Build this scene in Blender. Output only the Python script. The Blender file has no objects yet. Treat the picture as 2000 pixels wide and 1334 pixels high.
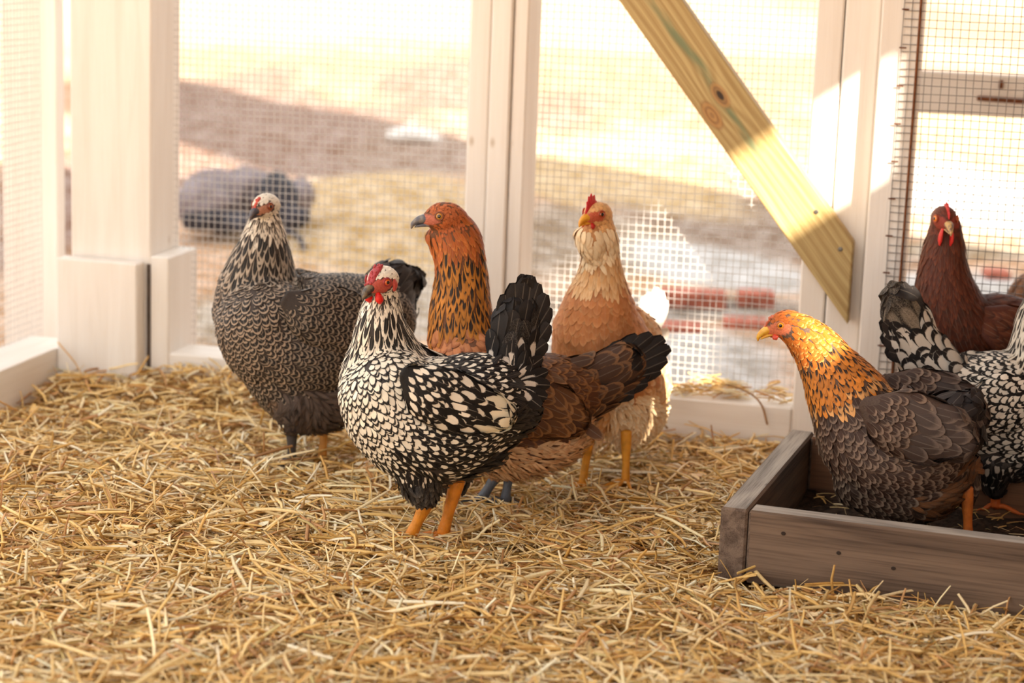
import bpy, math, random
import numpy as np
from mathutils import Vector, Matrix
from mathutils.bvhtree import BVHTree

random.seed(7)
RNG = np.random.default_rng(11)
scene = bpy.context.scene
COL = scene.collection

# ------------------------------------------------------------------ camera
F = 4000.0                      # focal length in pixels of the 2000 px wide frame
CAM = np.array([0.0, 0.0, 0.92])
PITCH, ROLL = math.radians(11.3), math.radians(2.1)
FW = np.array([0, math.cos(PITCH), -math.sin(PITCH)])
_r0 = np.array([1.0, 0, 0]); _u0 = np.cross(_r0, FW)
RT = _r0 * math.cos(ROLL) + _u0 * math.sin(ROLL)
UP = -_r0 * math.sin(ROLL) + _u0 * math.cos(ROLL)
cam = bpy.data.cameras.new('camera'); co = bpy.data.objects.new('camera', cam); COL.objects.link(co)
co.matrix_world = Matrix(((RT[0], UP[0], -FW[0], CAM[0]), (RT[1], UP[1], -FW[1], CAM[1]),
                          (RT[2], UP[2], -FW[2], CAM[2]), (0, 0, 0, 1)))
cam.sensor_width = 36.0; cam.lens = F * 36.0 / 2000.0
cam.clip_start = 0.05; cam.clip_end = 500
cam.dof.use_dof = True; cam.dof.focus_distance = 3.08; cam.dof.aperture_fstop = 3.2
scene.camera = co

# ------------------------------------------------------------------ light
w = bpy.data.worlds.new('sky'); scene.world = w; w.use_nodes = True
bg = w.node_tree.nodes['Background']
bg.inputs[0].default_value = (1.0, 0.98, 0.95, 1); bg.inputs[1].default_value = 1.2
# the wall frame: E runs along the back wall, N points into the coop
A0 = np.array([-0.61, 3.88, 0.0])
EE = np.array([.973, -.232, 0.0]); EE /= np.linalg.norm(EE)
NN = np.array([EE[1], -EE[0], 0.0])
ZZ = np.array([0, 0, 1.0])
def W(s, o, z=0.0):
    return A0 + EE * s + NN * o + ZZ * z
SUND = EE * -0.14 + NN * -0.14 + ZZ * -0.10
sun = bpy.data.lights.new('sun', 'SUN'); so = bpy.data.objects.new('sun', sun); COL.objects.link(so)
sun.energy = 14.0; sun.color = (1.0, 0.88, 0.72); sun.angle = math.radians(1.0)
so.rotation_euler = Vector(SUND).to_track_quat('-Z', 'Y').to_euler(); so.location = (3, -3, 3)
scene.view_settings.view_transform = 'Standard'; scene.view_settings.look = 'None'
scene.view_settings.gamma = 1.0; scene.view_settings.use_curve_mapping = False
scene.view_settings.exposure = 0.74
scene.cycles.max_bounces = 8; scene.cycles.diffuse_bounces = 5
scene.cycles.sample_clamp_indirect = 6.0

# ------------------------------------------------------------------ helpers
def ray(px, py):
    return FW + RT * ((px - 1000) / F) + UP * ((667 - py) / F)
def at(px, py, Y):
    v = ray(px, py); return CAM + v * (Y / v[1])
def gr(px, py, z=0.0):
    v = ray(px, py); return CAM + v * ((z - CAM[2]) / v[2])
def nrm(v):
    v = np.asarray(v, float); l = np.linalg.norm(v); return v / l if l > 1e-12 else v
def lin(r, g, b):
    f = lambda c: c / 12.92 if c <= 0.04045 else ((c + 0.055) / 1.055) ** 2.4
    return (f(r / 255), f(g / 255), f(b / 255))

class MB:
    """collects vertices, faces, material slots"""
    def __init__(s): s.v = []; s.f = []; s.m = []
    def add(s, vs, fs, mi=0):
        b = len(s.v); s.v.extend([tuple(map(float, q)) for q in vs])
        s.f.extend([tuple(b + i for i in q) for q in fs]); s.m.extend([mi] * len(fs))
    def build(s, name, mats, parent=None, smooth=False):
        me = bpy.data.meshes.new(name); me.from_pydata(s.v, [], s.f)
        if not isinstance(mats, (list, tuple)): mats = [mats]
        for q in mats: me.materials.append(q)
        if len(mats) > 1: me.polygons.foreach_set('material_index', s.m)
        if smooth: me.polygons.foreach_set('use_smooth', [True] * len(me.polygons))
        me.update()
        o = bpy.data.objects.new(name, me); COL.objects.link(o)
        if parent is not None: o.parent = parent
        return o
def tag(o, label=None, cat=None, group=None, kind=None):
    if label: o['label'] = label
    if cat: o['category'] = cat
    if group: o['group'] = group
    if kind: o['kind'] = kind
    return o
def empty(name, loc=(0, 0, 0)):
    o = bpy.data.objects.new(name, None); COL.objects.link(o); o.location = tuple(map(float, loc)); o.empty_display_size = .05
    return o
def under(o, root):
    """parent a world-space mesh under an Empty without moving it"""
    o.parent = root; o.matrix_parent_inverse = Matrix.Translation(root.location).inverted(); return o

def catmull(P, n):
    P = np.asarray(P, float)
    if len(P) == 2: return np.array([P[0] + (P[1] - P[0]) * t for t in np.linspace(0, 1, n + 1)])
    Q = np.vstack([2 * P[0] - P[1], P, 2 * P[-1] - P[-2]]); out = []
    for i in range(1, len(Q) - 2):
        for t in np.linspace(0, 1, n, endpoint=False):
            a, b, c, d = Q[i - 1], Q[i], Q[i + 1], Q[i + 2]
            out.append(.5 * ((2 * b) + (c - a) * t + (2 * a - 5 * b + 4 * c - d) * t * t + (3 * b - a - 3 * c + d) * t ** 3))
    out.append(P[-1]); return np.array(out)

def loft(mb, C, RA, RB, ref, seg=20, sub=5, cap0=.6, cap1=.6, mi=0):
    """tube of elliptic sections; RA across (along ref), RB in the other direction"""
    D = catmull(np.column_stack([C, RA, RB]), sub)
    P = D[:, :3]; ra = np.maximum(D[:, 3], 1e-4); rb = np.maximum(D[:, 4], 1e-4)
    T = np.gradient(P, axis=0); T = T / np.linalg.norm(T, axis=1)[:, None]
    ref = nrm(ref); rings = []
    def ring(p, t, a, b):
        x = nrm(ref - t * (ref @ t)); y = np.cross(t, x)
        return [p + x * a * math.cos(k) + y * b * math.sin(k) for k in np.linspace(0, 2 * math.pi, seg, endpoint=False)]
    for c, q in ((.75, .62), (.4, .88)):
        rings.append(ring(P[0] - T[0] * rb[0] * cap0 * c, T[0], ra[0] * q, rb[0] * q))
    for i in range(len(P)): rings.append(ring(P[i], T[i], ra[i], rb[i]))
    for c, q in ((.4, .88), (.75, .62)):
        rings.append(ring(P[-1] + T[-1] * rb[-1] * cap1 * c, T[-1], ra[-1] * q, rb[-1] * q))
    vs = [P[0] - T[0] * rb[0] * cap0]; 
    for r in rings: vs += r
    vs.append(P[-1] + T[-1] * rb[-1] * cap1)
    fs = []; n = len(rings)
    for j in range(seg): fs.append((0, 1 + (j + 1) % seg, 1 + j))
    for i in range(n - 1):
        for j in range(seg):
            a = 1 + i * seg + j; b = 1 + i * seg + (j + 1) % seg
            fs.append((a, b, b + seg, a + seg))
    e = len(vs) - 1
    for j in range(seg): fs.append((1 + (n - 1) * seg + j, 1 + (n - 1) * seg + (j + 1) % seg, e))
    mb.add(vs, fs, mi)
    return P, T

# ------------------------------------------------------------------ node helper
class G:
    def __init__(s, name):
        s.mat = bpy.data.materials.new(name); s.mat.use_nodes = True; s.t = s.mat.node_tree
        s.b = s.t.nodes['Principled BSDF']; s.tc = None
    def n(s, typ): return s.t.nodes.new(typ)
    def l(s, a, b): s.t.links.new(a, b)
    def put(s, sock, v):
        if isinstance(v, bpy.types.NodeSocket): s.l(v, sock)
        elif isinstance(v, (tuple, list)) and len(v) == 3 and sock.type == 'RGBA': sock.default_value = (*v, 1)
        else: sock.default_value = v
    def m(s, op, a, b=None, c=None, clamp=False):
        q = s.n('ShaderNodeMath'); q.operation = op; q.use_clamp = clamp
        for i, v in enumerate((a, b, c)):
            if v is not None: s.put(q.inputs[i], v)
        return q.outputs[0]
    def mix(s, f, a, b, mode='MIX'):
        q = s.n('ShaderNodeMix'); q.data_type = 'RGBA'; q.blend_type = mode
        s.put(q.inputs[0], f); s.put(q.inputs[6], a); s.put(q.inputs[7], b); return q.outputs[2]
    def ss(s, x, lo, hi):
        q = s.n('ShaderNodeMapRange'); q.interpolation_type = 'SMOOTHSTEP'
        s.put(q.inputs[0], x); s.put(q.inputs[1], lo); s.put(q.inputs[2], hi); return q.outputs[0]
    def coord(s, kind='Object', scale=(1, 1, 1)):
        if s.tc is None: s.tc = s.n('ShaderNodeTexCoord')
        q = s.n('ShaderNodeMapping'); q.inputs['Scale'].default_value = scale
        s.l(s.tc.outputs[kind], q.inputs[0]); return q.outputs[0]
    def noise(s, vec, scale=5, det=3, dist=0.0, out=0, rough=.5):
        q = s.n('ShaderNodeTexNoise'); s.put(q.inputs['Vector'], vec); q.inputs['Scale'].default_value = scale
        q.inputs['Detail'].default_value = det; q.inputs['Distortion'].default_value = dist; q.inputs['Roughness'].default_value = rough
        return q.outputs[out]
    def attr(s, name, out='Color'):
        q = s.n('ShaderNodeAttribute'); q.attribute_name = name; return q.outputs[out]
    def sep(s, v):
        q = s.n('ShaderNodeSeparateXYZ'); s.l(v, q.inputs[0]); return q.outputs
    def bump(s, h, st=.3, d=.001):
        q = s.n('ShaderNodeBump'); q.inputs['Strength'].default_value = st; q.inputs['Distance'].default_value = d
        s.put(q.inputs['Height'], h); s.l(q.outputs[0], s.b.inputs['Normal'])
    def fin(s, col=None, rough=.6, spec=.4, metal=0.0, sheen=0, sss=0):
        if col is not None: s.put(s.b.inputs['Base Color'], col)
        s.put(s.b.inputs['Roughness'], rough); s.put(s.b.inputs['Specular IOR Level'], spec); s.put(s.b.inputs['Metallic'], metal)
        if sheen: s.b.inputs['Sheen Weight'].default_value = sheen; s.b.inputs['Sheen Roughness'].default_value = .5
        if sss: s.b.inputs['Subsurface Weight'].default_value = sss; s.b.inputs['Subsurface Radius'].default_value = (.004, .0015, .001)
        return s.mat

def wood_mat(name, c1, c2, knot=(.2, .12, .07), grain=9, rough=.6, contrast=1.0, knots=.02, sc=1.0):
    g = G(name)
    v = g.coord('Object', (1.2 * sc, 14 * sc, 14 * sc))
    d = g.noise(v, 2.2, 4, .6)
    f = g.noise(g.coord('Object', (3 * sc, 130 * sc, 130 * sc)), 3, 3)
    x = g.m('ADD', g.m('MULTIPLY', g.ss(d, .35, .68), .65 * contrast), g.m('MULTIPLY', g.ss(f, .4, .75), .45 * contrast), clamp=True)
    col = g.mix(x, c1, c2)
    vo = g.n('ShaderNodeTexVoronoi'); g.l(g.coord('Object', (5 * sc, 9 * sc, 9 * sc)), vo.inputs[0]); vo.inputs['Scale'].default_value = 1.0
    k = g.ss(vo.outputs[0], .10 * knots * 50 + .0, .0)
    col = g.mix(g.m('MULTIPLY', k, .8), col, knot)
    g.bump(g.m('ADD', f, d), .35, .0012)
    return g.fin(col, rough, .35)

M = {}
M['white'] = wood_mat('white_painted_wood', lin(240, 235, 228), lin(228, 220, 210), lin(190, 172, 150), contrast=.8, knots=.014, rough=.5)
M['grey_wood'] = wood_mat('weathered_box_wood', lin(124, 102, 84), lin(72, 56, 45), lin(30, 22, 17), contrast=1.1, rough=.75, sc=.8)
M['grey_wood_top'] = wood_mat('weathered_grey_wood', lin(178, 170, 160), lin(110, 104, 98), lin(40, 34, 30), contrast=1.1, rough=.8, sc=1.3)
M['end_wood'] = wood_mat('end_grain_wood', lin(128, 108, 92), lin(78, 62, 52), contrast=1.2, sc=1.8, rough=.8)
M['dark_board'] = wood_mat('old_brown_board', lin(120, 84, 58), lin(74, 50, 36), contrast=1.0, rough=.8)

def brace_mat():
    g = G('treated_pine')
    o = g.sep(g.coord('Object')); x, y = o[0], o[1]
    wob = g.noise(g.coord('Object', (2.5, 6, 6)), 1.6, 2)
    # growth rings bend round two knots
    def knot(kx, ky, r):
        dx = g.m('MULTIPLY', g.m('SUBTRACT', x, kx), .45); dy = g.m('SUBTRACT', y, ky)
        d = g.m('SQRT', g.m('ADD', g.m('MULTIPLY', dx, dx), g.m('MULTIPLY', dy, dy)))
        return d
    k1 = knot(-.335, .004, 1); k2 = knot(-.315, -.028, 1)
    pull = g.m('MULTIPLY', g.m('POWER', 2.718, g.m('MULTIPLY', k1, -38)), .035)
    yy = g.m('ADD', g.m('ADD', y, g.m('MULTIPLY', wob, .035)), pull)
    ring = g.m('SINE', g.m('MULTIPLY', yy, 430))
    fine = g.noise(g.coord('Object', (2, 160, 160)), 2, 3)
    t = g.ss(g.m('ADD', g.m('MULTIPLY', ring, .12), g.m('MULTIPLY', fine, .9)), .1, .75)
    col = g.mix(t, lin(196, 174, 122), lin(160, 132, 82))
    # green preservative streak
    gy = g.m('ABSOLUTE', g.m('SUBTRACT', g.m('ADD', y, g.m('MULTIPLY', wob, .05)), g.m('ADD', .024, g.m('MULTIPLY', g.m('ADD', x, .32), -.02))))
    gm = g.m('MULTIPLY', g.ss(gy, .014, .002), g.m('MULTIPLY', g.ss(x, -.12, -.25), g.ss(g.noise(g.coord('Object', (8, 40, 40)), 1.5, 3), .25, .6)))
    col = g.mix(g.m('MULTIPLY', gm, .75), col, lin(96, 122, 92))
    for kk, r in ((k1, .009), (k2, .010)):
        rr = g.m('SINE', g.m('MULTIPLY', kk, 1100))
        ins = g.ss(kk, r * 1.6, r)
        col = g.mix(g.m('MULTIPLY', ins, .75), col, g.mix(g.ss(rr, -.5, .8), lin(176, 128, 74), lin(140, 94, 56)))
    col = g.mix(g.ss(k1, .0065, .003), col, lin(58, 44, 34))
    g.bump(t, .2, .0006)
    return g.fin(col, .55, .35)
M['pine'] = brace_mat()

def simple(name, col, rough=.6, spec=.4, metal=0, var=.15, sc=60, bump=.2, bd=.001, sss=0):
    g = G(name); nz = g.noise(g.coord('Object'), sc, 4)
    c = g.mix(g.ss(nz, .3, .7), tuple(x * (1 - var) for x in col), tuple(min(1, x * (1 + var)) for x in col))
    if bump: g.bump(nz, bump, bd)
    return g.fin(c, rough, spec, metal, sss=sss)
M['wire'] = simple('galvanised_wire', lin(208, 204, 200), .45, .5, .25, .1, 90, 0)
M['wire_backlit'] = simple('backlit_wire', lin(128, 122, 118), .55, .5, .3, .15, 90, 0)  # darker grey puts the backlit look of the door wires into the colour
M['rust'] = simple('rusty_steel', lin(120, 74, 46), .8, .3, .2, .3, 120, .3)
M['screw'] = simple('grey_screw', lin(110, 108, 104), .4, .5, .8, .1, 200, 0)
M['gap_shade'] = simple('gap_shade_paint', lin(92, 80, 72), .9, .2)
M['soil'] = simple('dark_litter', lin(52, 40, 32), .95, .2, 0, .6, 90, .9, .006)
M['light_block'] = simple('unseen_light_block_boards', lin(150, 128, 104), .8, .2)
M['tarp'] = simple('grey_bag', lin(136, 126, 130), .7, .3, 0, .2, 14, .6, .01)
M['tarpdark'] = simple('black_sheet', lin(46, 44, 54), .6, .4, 0, .3, 14, .5, .01)
M['brick'] = simple('red_brick', lin(178, 108, 90), .85, .2, 0, .25, 40, .4, .002)
M['snow'] = simple('pale_stone', lin(228, 224, 218), .8, .2, 0, .06, 12, .3, .01)

g = G('straw'); M['straw'] = g.mat
c = g.attr('c1'); nz = g.noise(g.coord('Object'), 240, 3)
g.fin(g.mix(g.m('MULTIPLY', g.ss(nz, .45, .8), .35), c, g.mix(1.0, c, lin(190, 150, 100), 'MULTIPLY')), .42, .45)
g.bump(nz, .15, .0004)

g = G('floor_litter'); nz = g.noise(g.coord('Object'), 70, 6, 0.4); n2 = g.noise(g.coord('Object', (40, 300, 1)), 1, 3)
g.bump(g.m('ADD', nz, n2), .8, .006)
M['floor'] = g.fin(g.mix(g.ss(nz, .3, .72), lin(128, 88, 48), lin(206, 164, 104)), .9, .15)

g = G('yard_ground'); c = g.attr('c1'); nz = g.noise(g.coord('Object'), 16, 7, .3); n3 = g.noise(g.coord('Object'), 70, 3)
cc = g.mix(g.ss(nz, .32, .68), g.mix(1.0, c, (.72, .68, .62), 'MULTIPLY'), g.mix(.22, c, (1, 1, 1)))
cc = g.mix(g.m('MULTIPLY', g.ss(n3, .6, .72), .5), cc, (.82, .78, .70))
g.bump(nz, .6, .03); M['yard'] = g.fin(cc, .95, .1)

# feather
def feather_mat():
    g = G('plumage')
    q = g.n('ShaderNodeUVMap'); q.uv_map = 'UVMap'; uv = g.sep(q.outputs[0])
    u = g.m('ABSOLUTE', g.m('SUBTRACT', g.m('MULTIPLY', uv[0], 2), 1)); v = uv[1]
    c1, c2 = g.attr('c1'), g.attr('c2')
    fp = g.sep(g.attr('fp', 'Vector')); fq = g.sep(g.attr('fq', 'Vector'))
    thr, uw, pen = fp[0], fp[1], fp[2]; mot, soft, rnd = fq[0], fq[1], fq[2]
    nz = g.noise(g.coord('Object'), 420, 2)
    m = g.m('POWER', g.m('ADD', g.m('POWER', g.m('MULTIPLY', u, uw), 3), g.m('POWER', v, 3)), .3333)
    m = g.m('ADD', m, g.m('MULTIPLY', g.m('SUBTRACT', nz, .5), .12))
    lace = g.ss(m, g.m('SUBTRACT', thr, soft), g.m('ADD', thr, soft))
    wave = g.ss(g.m('SINE', g.m('ADD', g.m('MULTIPLY', m, 19), g.m('MULTIPLY', rnd, 1.2))), -.75, -.05)
    lc = g.m('ADD', g.m('MULTIPLY', lace, g.m('SUBTRACT', 1, pen)), g.m('MULTIPLY', wave, pen), clamp=True)
    mo = g.m('MULTIPLY', g.ss(g.noise(g.coord('Object'), 650, 2), .45, .6), mot)
    lc = g.m('ADD', g.m('MULTIPLY', lc, g.m('SUBTRACT', 1, mo)), g.m('MULTIPLY', mo, g.m('SUBTRACT', 1, lc)), clamp=True)
    col = g.mix(lc, c1, c2)
    barb = g.m('SINE', g.m('ADD', g.m('MULTIPLY', g.m('SUBTRACT', v, g.m('MULTIPLY', u, .45)), 150), g.m('MULTIPLY', rnd, 9)))
    br = g.m('ADD', g.m('ADD', .90, g.m('MULTIPLY', rnd, .2)), g.m('MULTIPLY', barb, .07))
    mu = g.n('ShaderNodeVectorMath'); mu.operation = 'SCALE'; g.l(col, mu.inputs[0]); g.l(br, mu.inputs['Scale'])
    sh = g.m('MULTIPLY', g.ss(u, .09, .03), .22)
    col = g.mix(sh, mu.outputs[0], g.mix(.5, c1, (.6, .5, .4)))
    g.bump(barb, .25, .0006)
    return g.fin(col, .5, .3)
M['feather'] = feather_mat()
g = G('down_and_skin'); c = g.attr('c1'); nz = g.noise(g.coord('Object'), 500, 4)
g.bump(nz, .6, .0012)
M['down'] = g.fin(g.mix(g.ss(nz, .3, .7), g.mix(1.0, c, (.75, .72, .7), 'MULTIPLY'), c), .6, .35)

# ================================================================== THE COOP
def frame_obj(name, origin, X, Y, Z, mb, mat, smooth=False):
    o = mb.build(name, mat, None, smooth)
    o.matrix_world = Matrix(((X[0], Y[0], Z[0], origin[0]), (X[1], Y[1], Z[1], origin[1]), (X[2], Y[2], Z[2], origin[2]), (0, 0, 0, 1)))
    return o
def boxv(mb, lo, hi, bev=.002, mi=0):
    """box with chamfered edges, local coordinates"""
    x0, y0, z0 = lo; x1, y1, z1 = hi; b = min(bev, (x1 - x0) * .3, (y1 - y0) * .3, (z1 - z0) * .3)
    import itertools
    vs = []; idx = {}
    for sx, sy, sz in itertools.product((0, 1), repeat=3):
        cx, cy, cz = (x1 if sx else x0), (y1 if sy else y0), (z1 if sz else z0)
        ix, iy, iz = (-b if sx else b), (-b if sy else b), (-b if sz else b)
        for k, p in enumerate(((cx, cy + iy, cz + iz), (cx + ix, cy, cz + iz), (cx + ix, cy + iy, cz))):
            idx[(sx, sy, sz, k)] = len(vs); vs.append(p)
    I = idx; fs = []
    for s in (0, 1):
        f = [I[(s, 0, 0, 0)], I[(s, 1, 0, 0)], I[(s, 1, 1, 0)], I[(s, 0, 1, 0)]]; fs.append(f if s else f[::-1])
        f = [I[(0, s, 0, 1)], I[(0, s, 1, 1)], I[(1, s, 1, 1)], I[(1, s, 0, 1)]]; fs.append(f if s else f[::-1])
        f = [I[(0, 0, s, 2)], I[(1, 0, s, 2)], I[(1, 1, s, 2)], I[(0, 1, s, 2)]]; fs.append(f if s else f[::-1])
    for a in (0, 1):
        for c in (0, 1):
            f = [I[(a, c, 0, 0)], I[(a, c, 0, 1)], I[(a, c, 1, 1)], I[(a, c, 1, 0)]]; fs.append(f if (a ^ c) else f[::-1])
            f = [I[(a, 0, c, 0)], I[(a, 0, c, 2)], I[(a, 1, c, 2)], I[(a, 1, c, 0)]]; fs.append(f[::-1] if (a ^ c) else f)
            f = [I[(0, a, c, 1)], I[(0, a, c, 2)], I[(1, a, c, 2)], I[(1, a, c, 1)]]; fs.append(f if (a ^ c) else f[::-1])
    for sx, sy, sz in itertools.product((0, 1), repeat=3):
        f = [I[(sx, sy, sz, k)] for k in range(3)]; fs.append(f if (sx + sy + sz) % 2 else f[::-1])
    mb.add(vs, fs, mi)
def wbox(name, s0, s1, o0, o1, z0, z1, mat, vertical=True, bev=.003, O=None, E=None, N=None):
    """board in wall coordinates; local x runs along its grain"""
    E = EE if E is None else E; N = NN if N is None else N
    P = (lambda s, o, z: (A0 if O is None else O) + E * s + N * o + ZZ * z)
    mb = MB()
    c = P((s0 + s1) / 2, (o0 + o1) / 2, (z0 + z1) / 2)
    ds, do, dz = (s1 - s0) / 2, (o1 - o0) / 2, (z1 - z0) / 2
    if vertical:
        boxv(mb, (-dz, -ds, -do), (dz, ds, do), bev); return frame_obj(name, c, ZZ, E, np.cross(ZZ, E), mb, mat)
    boxv(mb, (-ds, -dz, -do), (ds, dz, do), bev); return frame_obj(name, c, E, ZZ, np.cross(E, ZZ), mb, mat)
def board(name, p0, p1, width_dir, width, thick, mat, bev=.003, ends=None):
    """board between two end centres; local x along it, y across its face"""
    p0, p1 = np.asarray(p0, float), np.asarray(p1, float); X = nrm(p1 - p0); Y = nrm(width_dir - X * (np.asarray(width_dir) @ X)); Z = np.cross(X, Y)
    mb = MB(); L = np.linalg.norm(p1 - p0) / 2
    boxv(mb, (-L, -width / 2, -thick / 2), (L, width / 2, thick / 2), bev)
    return frame_obj(name, (p0 + p1) / 2, X, Y, Z, mb, mat)
ST = lambda o: tag(o, kind='structure')

ROOFZ = 2.15
# corner post, its two base blocks, studs, trim
ST(wbox('trim_1', -.262, -.095, -.14, 0, -.02, ROOFZ, M['white']))
tag(wbox('post_base_block', -.274, -.106, .003, .041, -.02, .272, M['white']), 'wide white base block screwed to the front of the corner post', 'block')
tag(wbox('post_base_block', -.0945, -.056, -.14, .004, -.02, .283, M['white']), 'narrow white base block on the right side of the corner post', 'block')
ST(wbox('gap_shade_strip', -.1055, -.0955, -.01, .0015, -.02, .268, M['gap_shade']))  # dark strip painted in for the shade between the base blocks
ST(wbox('trim_2', .528, .5665, -.11, 0, -.02, ROOFZ, M['white']))
ST(wbox('trim_3', .5685, .607, -.11, 0.004, -.02, ROOFZ, M['white']))
ST(wbox('trim_4', .6085, .636, -.105, -.004, -.02, ROOFZ, M['white']))
ST(wbox('trim_5', 1.152, 1.198, -.11, -.002, -.02, ROOFZ, M['white']))
ST(wbox('trim_6', 1.2005, 1.262, -.11, 0.0, -.02, ROOFZ, M['white']))
ST(wbox('baseboard_back', -.095, .528, -.10, 0, -.02, .094, M['white'], False))
o2 = wbox('baseboard_back', .632, 1.152, -.10, 0, -.02, .094, M['white'], False); ST(o2)
# left wall: runs from the corner towards the camera
LS = -.275
def LW(name, o0, o1, z0, z1, s0=LS - .1, s1=LS, vertical=False):
    P = A0
    mb = MB(); c = W((s0 + s1) / 2, (o0 + o1) / 2, (z0 + z1) / 2); ds, do, dz = abs(s1 - s0) / 2, abs(o1 - o0) / 2, (z1 - z0) / 2
    if vertical:
        boxv(mb, (-dz, -ds, -do), (dz, ds, do)); return frame_obj(name, c, ZZ, EE, np.cross(ZZ, EE), mb, M['white'])
    boxv(mb, (-do, -dz, -ds), (do, dz, ds)); return frame_obj(name, c, -NN, ZZ, np.cross(-NN, ZZ), mb, M['white'])
ST(LW('baseboard_left', -.05, 3.4, -.02, .094))
ST(LW('trim_7', 1.2, 1.25, .094, ROOFZ, vertical=True))
ST(LW('trim_8', 2.6, 2.65, .094, ROOFZ, vertical=True))

def wire_grid(name, origin, X, Y, N, w, h, pitch, th, mat, parent=None, wav=.0008):
    """welded wire: every wire a thin square bar, slightly wavy"""
    V = []; Fc = []
    def wire(p0, d, L, off, side, ph):
        n = max(2, int(L / .06)); b0 = sum(len(a) for a in V)
        t = np.linspace(0, L, n + 1); P = p0 + d[None] * t[:, None] + side[None] * (wav * np.sin(t * 21 + ph) + wav * np.sin(t * 7.3 + ph * 3))[:, None] + N[None] * off
        a = side * th / 2; b = N * th / 2
        R = np.stack([P + a + b, P - a + b, P - a - b, P + a - b], 1).reshape(-1, 3)
        V.append(R); i = np.arange(n)[:, None] * 4 + b0
        for k in range(4):
            Fc.append(np.hstack([i + k, i + (k + 1) % 4, i + 4 + (k + 1) % 4, i + 4 + k]))
    for k in range(int(w / pitch) + 1):
        wire(origin + X * (k * pitch), Y, h, th * .45, X, random.random() * 6)
    for k in range(int(h / pitch) + 1):
        wire(origin + Y * (k * pitch), X, w, -th * .45, Y, random.random() * 6)
    V = np.vstack(V); Fc = np.vstack(Fc)
    return fast_mesh(name, V, Fc, mat, parent)
def fast_mesh(name, V, Q, mat, parent=None, smooth=False, attrs=None, uv=None):
    me = bpy.data.meshes.new(name); V = np.asarray(V, np.float32); Q = np.asarray(Q, np.int32); k = Q.shape[1]
    me.vertices.add(len(V)); me.vertices.foreach_set('co', V.ravel())
    me.loops.add(Q.size); me.loops.foreach_set('vertex_index', Q.ravel())
    me.polygons.add(len(Q)); me.polygons.foreach_set('loop_start', np.arange(0, Q.size, k, dtype=np.int32))
    me.polygons.foreach_set('loop_total', np.full(len(Q), k, np.int32))
    me.update(calc_edges=True)
    if smooth: me.polygons.foreach_set('use_smooth', np.ones(len(Q), bool))
    for an, (ty, data) in (attrs or {}).items():
        a = me.attributes.new(an, ty, 'POINT')
        a.data.foreach_set('color' if ty == 'FLOAT_COLOR' else 'vector', np.asarray(data, np.float32).ravel())
    if uv is not None:
        l = me.uv_layers.new(name='UVMap'); l.data.foreach_set('uv', np.asarray(uv, np.float32)[Q.ravel()].ravel())
    me.validate() if False else None
    me.materials.append(mat)
    o = bpy.data.objects.new(name, me); COL.objects.link(o)
    if parent is not None: o.parent = parent
    return o

PITCH_W = .0133
tag(wire_grid('wire_mesh_panel', W(-.10, -.108, .06), EE, ZZ, NN, .64, 1.5, PITCH_W, .00108, M['wire']), 'square wire mesh panel between the corner post and the double white stud', 'wire mesh')
tag(wire_grid('wire_mesh_panel', W(.618, -.108, .06), EE, ZZ, NN, .545, 1.5, PITCH_W, .00108, M['wire']), 'square wire mesh panel behind the diagonal brace', 'wire mesh')
tag(wire_grid('wire_mesh_panel', W(LS - .09, -.08, .06), NN, ZZ, EE, 2.6, 1.5, PITCH_W, .00108, M['wire']), 'square wire mesh panel of the left side wall', 'wire mesh')

# the wire door on the right
door = empty('door_1', W(1.27, .02, 0)); ST(door)
DO = .035
def dpart(o, lab=None):
    under(o, door); return tag(o, lab)
dpart(wbox('door_frame', 1.2645, 1.335, -.06, DO, 0, ROOFZ - .1, M['white']))
dpart(wbox('door_frame', 2.1, 2.17, -.06, DO, 0, ROOFZ - .1, M['white']))
dpart(wbox('door_frame', 1.335, 2.1, -.06, DO, -.01, .12, M['white'], False))
dpart(wire_grid('wire_mesh', W(1.303, DO + .003, .02), EE, ZZ, NN, .85, 1.4, .0139, .0012, M['wire_backlit']))
mb = MB(); loft(mb, np.array([W(1.326, DO + .006, .05), W(1.330, DO + .006, .6), W(1.328, DO + .006, 1.3)]), [.0022] * 3, [.0022] * 3, NN, 8, 4)
dpart(mb.build('hinge_rod', M['rust'], None, True), 'thin rusty vertical rod')
for k in range(12):
    z = .1 + k * .065; mb = MB(); boxv(mb, (-.006, -.0012, -.001), (.006, .0012, .002), .0004)
    dpart(frame_obj('staple', W(1.3045, DO + .0055, z), EE, ZZ, NN * 1.0, mb, M['rust']))
# outer gate seen through the door
gate = empty('outer_gate', W(1.38, -.45, 0)); tag(gate, 'blurred white gate frame outside the wire door with a rusty bolt on its rail', 'gate')
GO = -.42
def gpart(o, lab=None): under(o, gate); return tag(o, lab)
gpart(wbox('gate_stile', 1.235, 1.312, GO - .04, GO, -.02, 1.5, M['white']))
gpart(wbox('gate_stile', 2.3, 2.38, GO - .04, GO, -.02, 1.5, M['white']))
gpart(wbox('gate_rail', 1.313, 2.3, GO - .04, GO, .605, .685, M['white'], False))
gpart(wbox('gate_rail', 1.313, 2.3, GO - .04, GO, 1.42, 1.5, M['white'], False))
gpart(wbox('gate_rail', 1.313, 2.3, GO - .04, GO, -.02, .06, M['white'], False))
mb = MB(); loft(mb, np.array([W(1.43, GO + .008, .640), W(1.7, GO + .008, .636), W(2.2, GO + .008, .632)]), [.005] * 3, [.005] * 3, NN, 8, 3)
gpart(mb.build('bolt_rod', M['rust'], None, True), 'long rusty bolt')
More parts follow.
